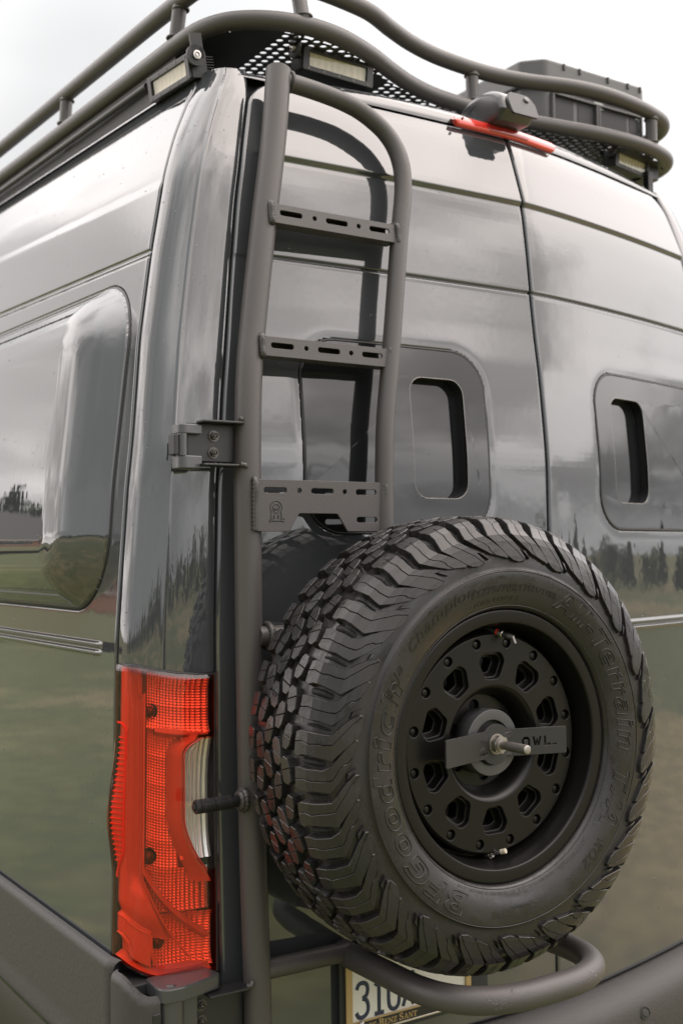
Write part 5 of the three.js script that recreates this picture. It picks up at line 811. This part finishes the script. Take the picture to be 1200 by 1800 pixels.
{ // number plate in its frame
  const t = thing('number_plate', 'white number plate in a black and gold frame under the tyre', 'number plate', [0.01, 0.56, -0.2]);
  const z = -0.204, xl = -0.139, yb = 0.560;
  const gold = std({ color: lin(0.40, 0.28, 0.13), roughness: 0.45, metalness: 0.3 }), navy = std({ color: lin(0.012, 0.02, 0.05), roughness: 0.5 }), silver = std({ color: lin(0.55, 0.5, 0.45), metalness: 0.9, roughness: 0.3 });
  const g = (x0, x1, y0, y1, za, zb) => box(x0, x1, y0, y1, z + za, z + zb, 0.001);
  part(t, 'plate', g(xl + 0.004, xl + 0.306, yb + 0.006, yb + 0.156, -0.002, 0.0005), std({ color: lin(0.62, 0.60, 0.57), roughness: 0.45 }));
  const fr = part(t, 'frame', [g(xl + 0.0145, xl + 0.31, yb + 0.0035, yb + 0.0225, 0, 0.0035), g(xl + 0.0145, xl + 0.31, yb + 0.146, yb + 0.16, 0, 0.0035)], std({ color: lin(0.012, 0.012, 0.013), roughness: 0.4 }));
  part(fr, 'gold_edge', [g(xl, xl + 0.0145, yb, yb + 0.16, 0, 0.0042), g(xl + 0.296, xl + 0.31, yb, yb + 0.16, 0, 0.0042), g(xl + 0.0145, xl + 0.296, yb + 0.0225, yb + 0.0258, 0, 0.0042)], gold);
  part(fr, 'silver_edge', g(xl + 0.0145, xl + 0.296, yb - 0.0005, yb + 0.0035, 0, 0.0042), silver);
  const stroke = (pts, r) => { const gg = tube(smoothPath(pts.map(p => [p[0], p[1], 0]), 30), r, 10); gg.scale(1, 1, 0.25); return gg.translate(0, 0, z + 0.0008); };
  const w = 0.030, h = 0.066, digit = { '3': [[[0.002, 0.055], [0.007, 0.064], [0.016, 0.066], [0.025, 0.062], [0.028, 0.052], [0.025, 0.041], [0.016, 0.036]], [[0.016, 0.036], [0.025, 0.031], [0.029, 0.018], [0.026, 0.006], [0.016, 0.0], [0.006, 0.002], [0.001, 0.011]]], '1': [[[0.006, 0.054], [0.015, 0.066]], [[0.015, 0.066], [0.015, 0.03], [0.015, 0]], [[0.004, 0], [0.015, 0], [0.026, 0]]], '0': [[[0.015, 0.066], [0.005, 0.06], [0.002, 0.033], [0.005, 0.006], [0.015, 0], [0.025, 0.006], [0.028, 0.033], [0.025, 0.06], [0.015, 0.066]]] };
  const put = (ch, x) => digit[ch].map(s => stroke(s.map(p => [x + p[0], yb + 0.031 + p[1]]), 0.0043));
  const dz = [['3', xl + 0.024], ['1', xl + 0.064], ['0', xl + 0.100]]; for (const [ch, x] of dz) part(t, 'digit', put(ch, x), navy);
  part(t, 'digit', [stroke([[xl + 0.137, yb + 0.031], [xl + 0.150, yb + 0.064], [xl + 0.163, yb + 0.097]], 0.0043), stroke([[xl + 0.163, yb + 0.031], [xl + 0.150, yb + 0.064], [xl + 0.137, yb + 0.097]], 0.0043)], navy);
  const serif = await new FontLoader().loadAsync('fonts/droid/droid_serif_bold.typeface.json');
  const lt = (s, size, x) => { const out = []; for (const ch of s) { if (ch !== ' ') for (const sh of serif.generateShapes(ch, size)) out.push(ext(sh, 0.0006, 0, 1, 4).translate(x, yb + 0.0068, z + 0.0034)); x += serif.data.glyphs[ch].ha * size / serif.data.resolution; } return [out, x]; };
  let x = xl + 0.040, L = []; for (const [s, z1] of [['DES-', 0.0108], ['B', 0.0138], ['ENZ ', 0.0108], ['S', 0.0138], ['ANT', 0.0108]]) { const r = lt(s, z1, x); L.push(...r[0]); x = r[1] + 0.0005; } part(fr, 'frame_lettering', L, gold);
  part(fr, 'screw', lathe([[0, 0.005], [0.003, 0.0048], [0.005, 0.003], [0.0056, 0]], [xl + 0.0345, yb + 0.021, z + 0.0035], [0, 0, 1], 18), M.steel);
  part(t, 'backing', box(xl - 0.012, xl + 0.36, yb - 0.01, yb + 0.17, -0.2105, z - 0.0015, 0.002), M.jamb);
}
// ---------------------------------------------------------------- rain beads on paint, rack and rim
{
  const drop = new THREE.SphereGeometry(1, 8, 5, 0, 6.2832, 0, Math.PI / 2), spots = [], up = V(0, 1, 0);
  const add = (p, n, r) => { const q = new THREE.Quaternion().setFromUnitVectors(up, n), m = new THREE.Matrix4().compose(V(...p), q, V(r, r * 0.55, r)); spots.push(m); };
  const size = () => 0.0007 + 0.0014 * Math.pow(rnd(), 3);
  for (let i = 0; i < 520; i++) { const y = 0.85 + rnd() * 1.55, z = zs(y) - 0.02 - Math.pow(rnd(), 1.4) * 1.1, x = sideX(z, y), e = 0.004, n = V(-1, -(sideX(z, y + e) - sideX(z, y - e)) / (-2 * e), 0); n.set(-1, (sideX(z, y + e) - sideX(z, y - e)) / (2 * e), (sideX(z + e, y) - sideX(z - e, y)) / (2 * e)).normalize(); add([x, y + lift(z, y), z], n, size()); }
  for (let i = 0; i < 260; i++) { const y = 1.32 + rnd() * 1.1, ph = (0.08 + 0.8 * rnd()) * Math.PI / 2, c = Math.pow(Math.cos(ph), 0.8), s = Math.pow(Math.sin(ph), 0.8), zg = rear(G(y), y), z0 = zs(y); add([G(y) + (S(y) - G(y)) * c, y, z0 + (zg - z0) * s], V(-Math.cos(ph), 0.05, Math.sin(ph)).normalize(), size()); }
  for (let i = 0; i < 420; i++) { const x = -0.36 + rnd() * 1.5, y = 0.6 + rnd() * 1.85; add([x, y, rear(x, y) + 0.0002], V(0, 0.05, 1).normalize(), size() * 0.9); }
  for (let i = 0; i < 240; i++) { const z = -0.30 - rnd() * 0.9, y = 0.59 + rnd() * 0.17; add([-0.594, y, z], V(-1, 0, 0), size()); }
  for (let i = 0; i < 170; i++) { const a = Math.PI * (1.15 + 0.75 * rnd()), r = rnd() < 0.6 ? 0.2065 + 0.006 * rnd() : 0.088 + 0.012 * rnd(), z = r > 0.15 ? 0.06 + (r - 0.2065) * 3 : 0.061 + (r - 0.088) * 1.5; add([Math.cos(a) * r, 1.15 + Math.sin(a) * r, z], V(-Math.cos(a), -Math.sin(a), 0.5).normalize(), 0.0008 + 0.001 * rnd()); }
  for (let i = 0; i < 150; i++) { const x = -0.10 + 0.26 * rnd(), a = 0.2 + 1.2 * rnd(); add([x, 0.7205 + 0.024 * Math.sin(a), 0.163 + 0.024 * Math.cos(a)], V(0, Math.sin(a), Math.cos(a)), 0.0008 + 0.001 * rnd()); }
  const im = new THREE.InstancedMesh(drop, std({ color: lin(0.9, 0.92, 0.95), transmission: 1, thickness: 0.002, roughness: 0, ior: 1.33 }), spots.length); spots.forEach((m, i) => im.setMatrixAt(i, m));
  im.name = 'water_droplets'; im.userData = { kind: 'stuff', label: 'small rain beads scattered over the paint, the rim and the lower hoop', category: 'water drops' }; scene.add(im);
}
renderer.render(scene, camera);
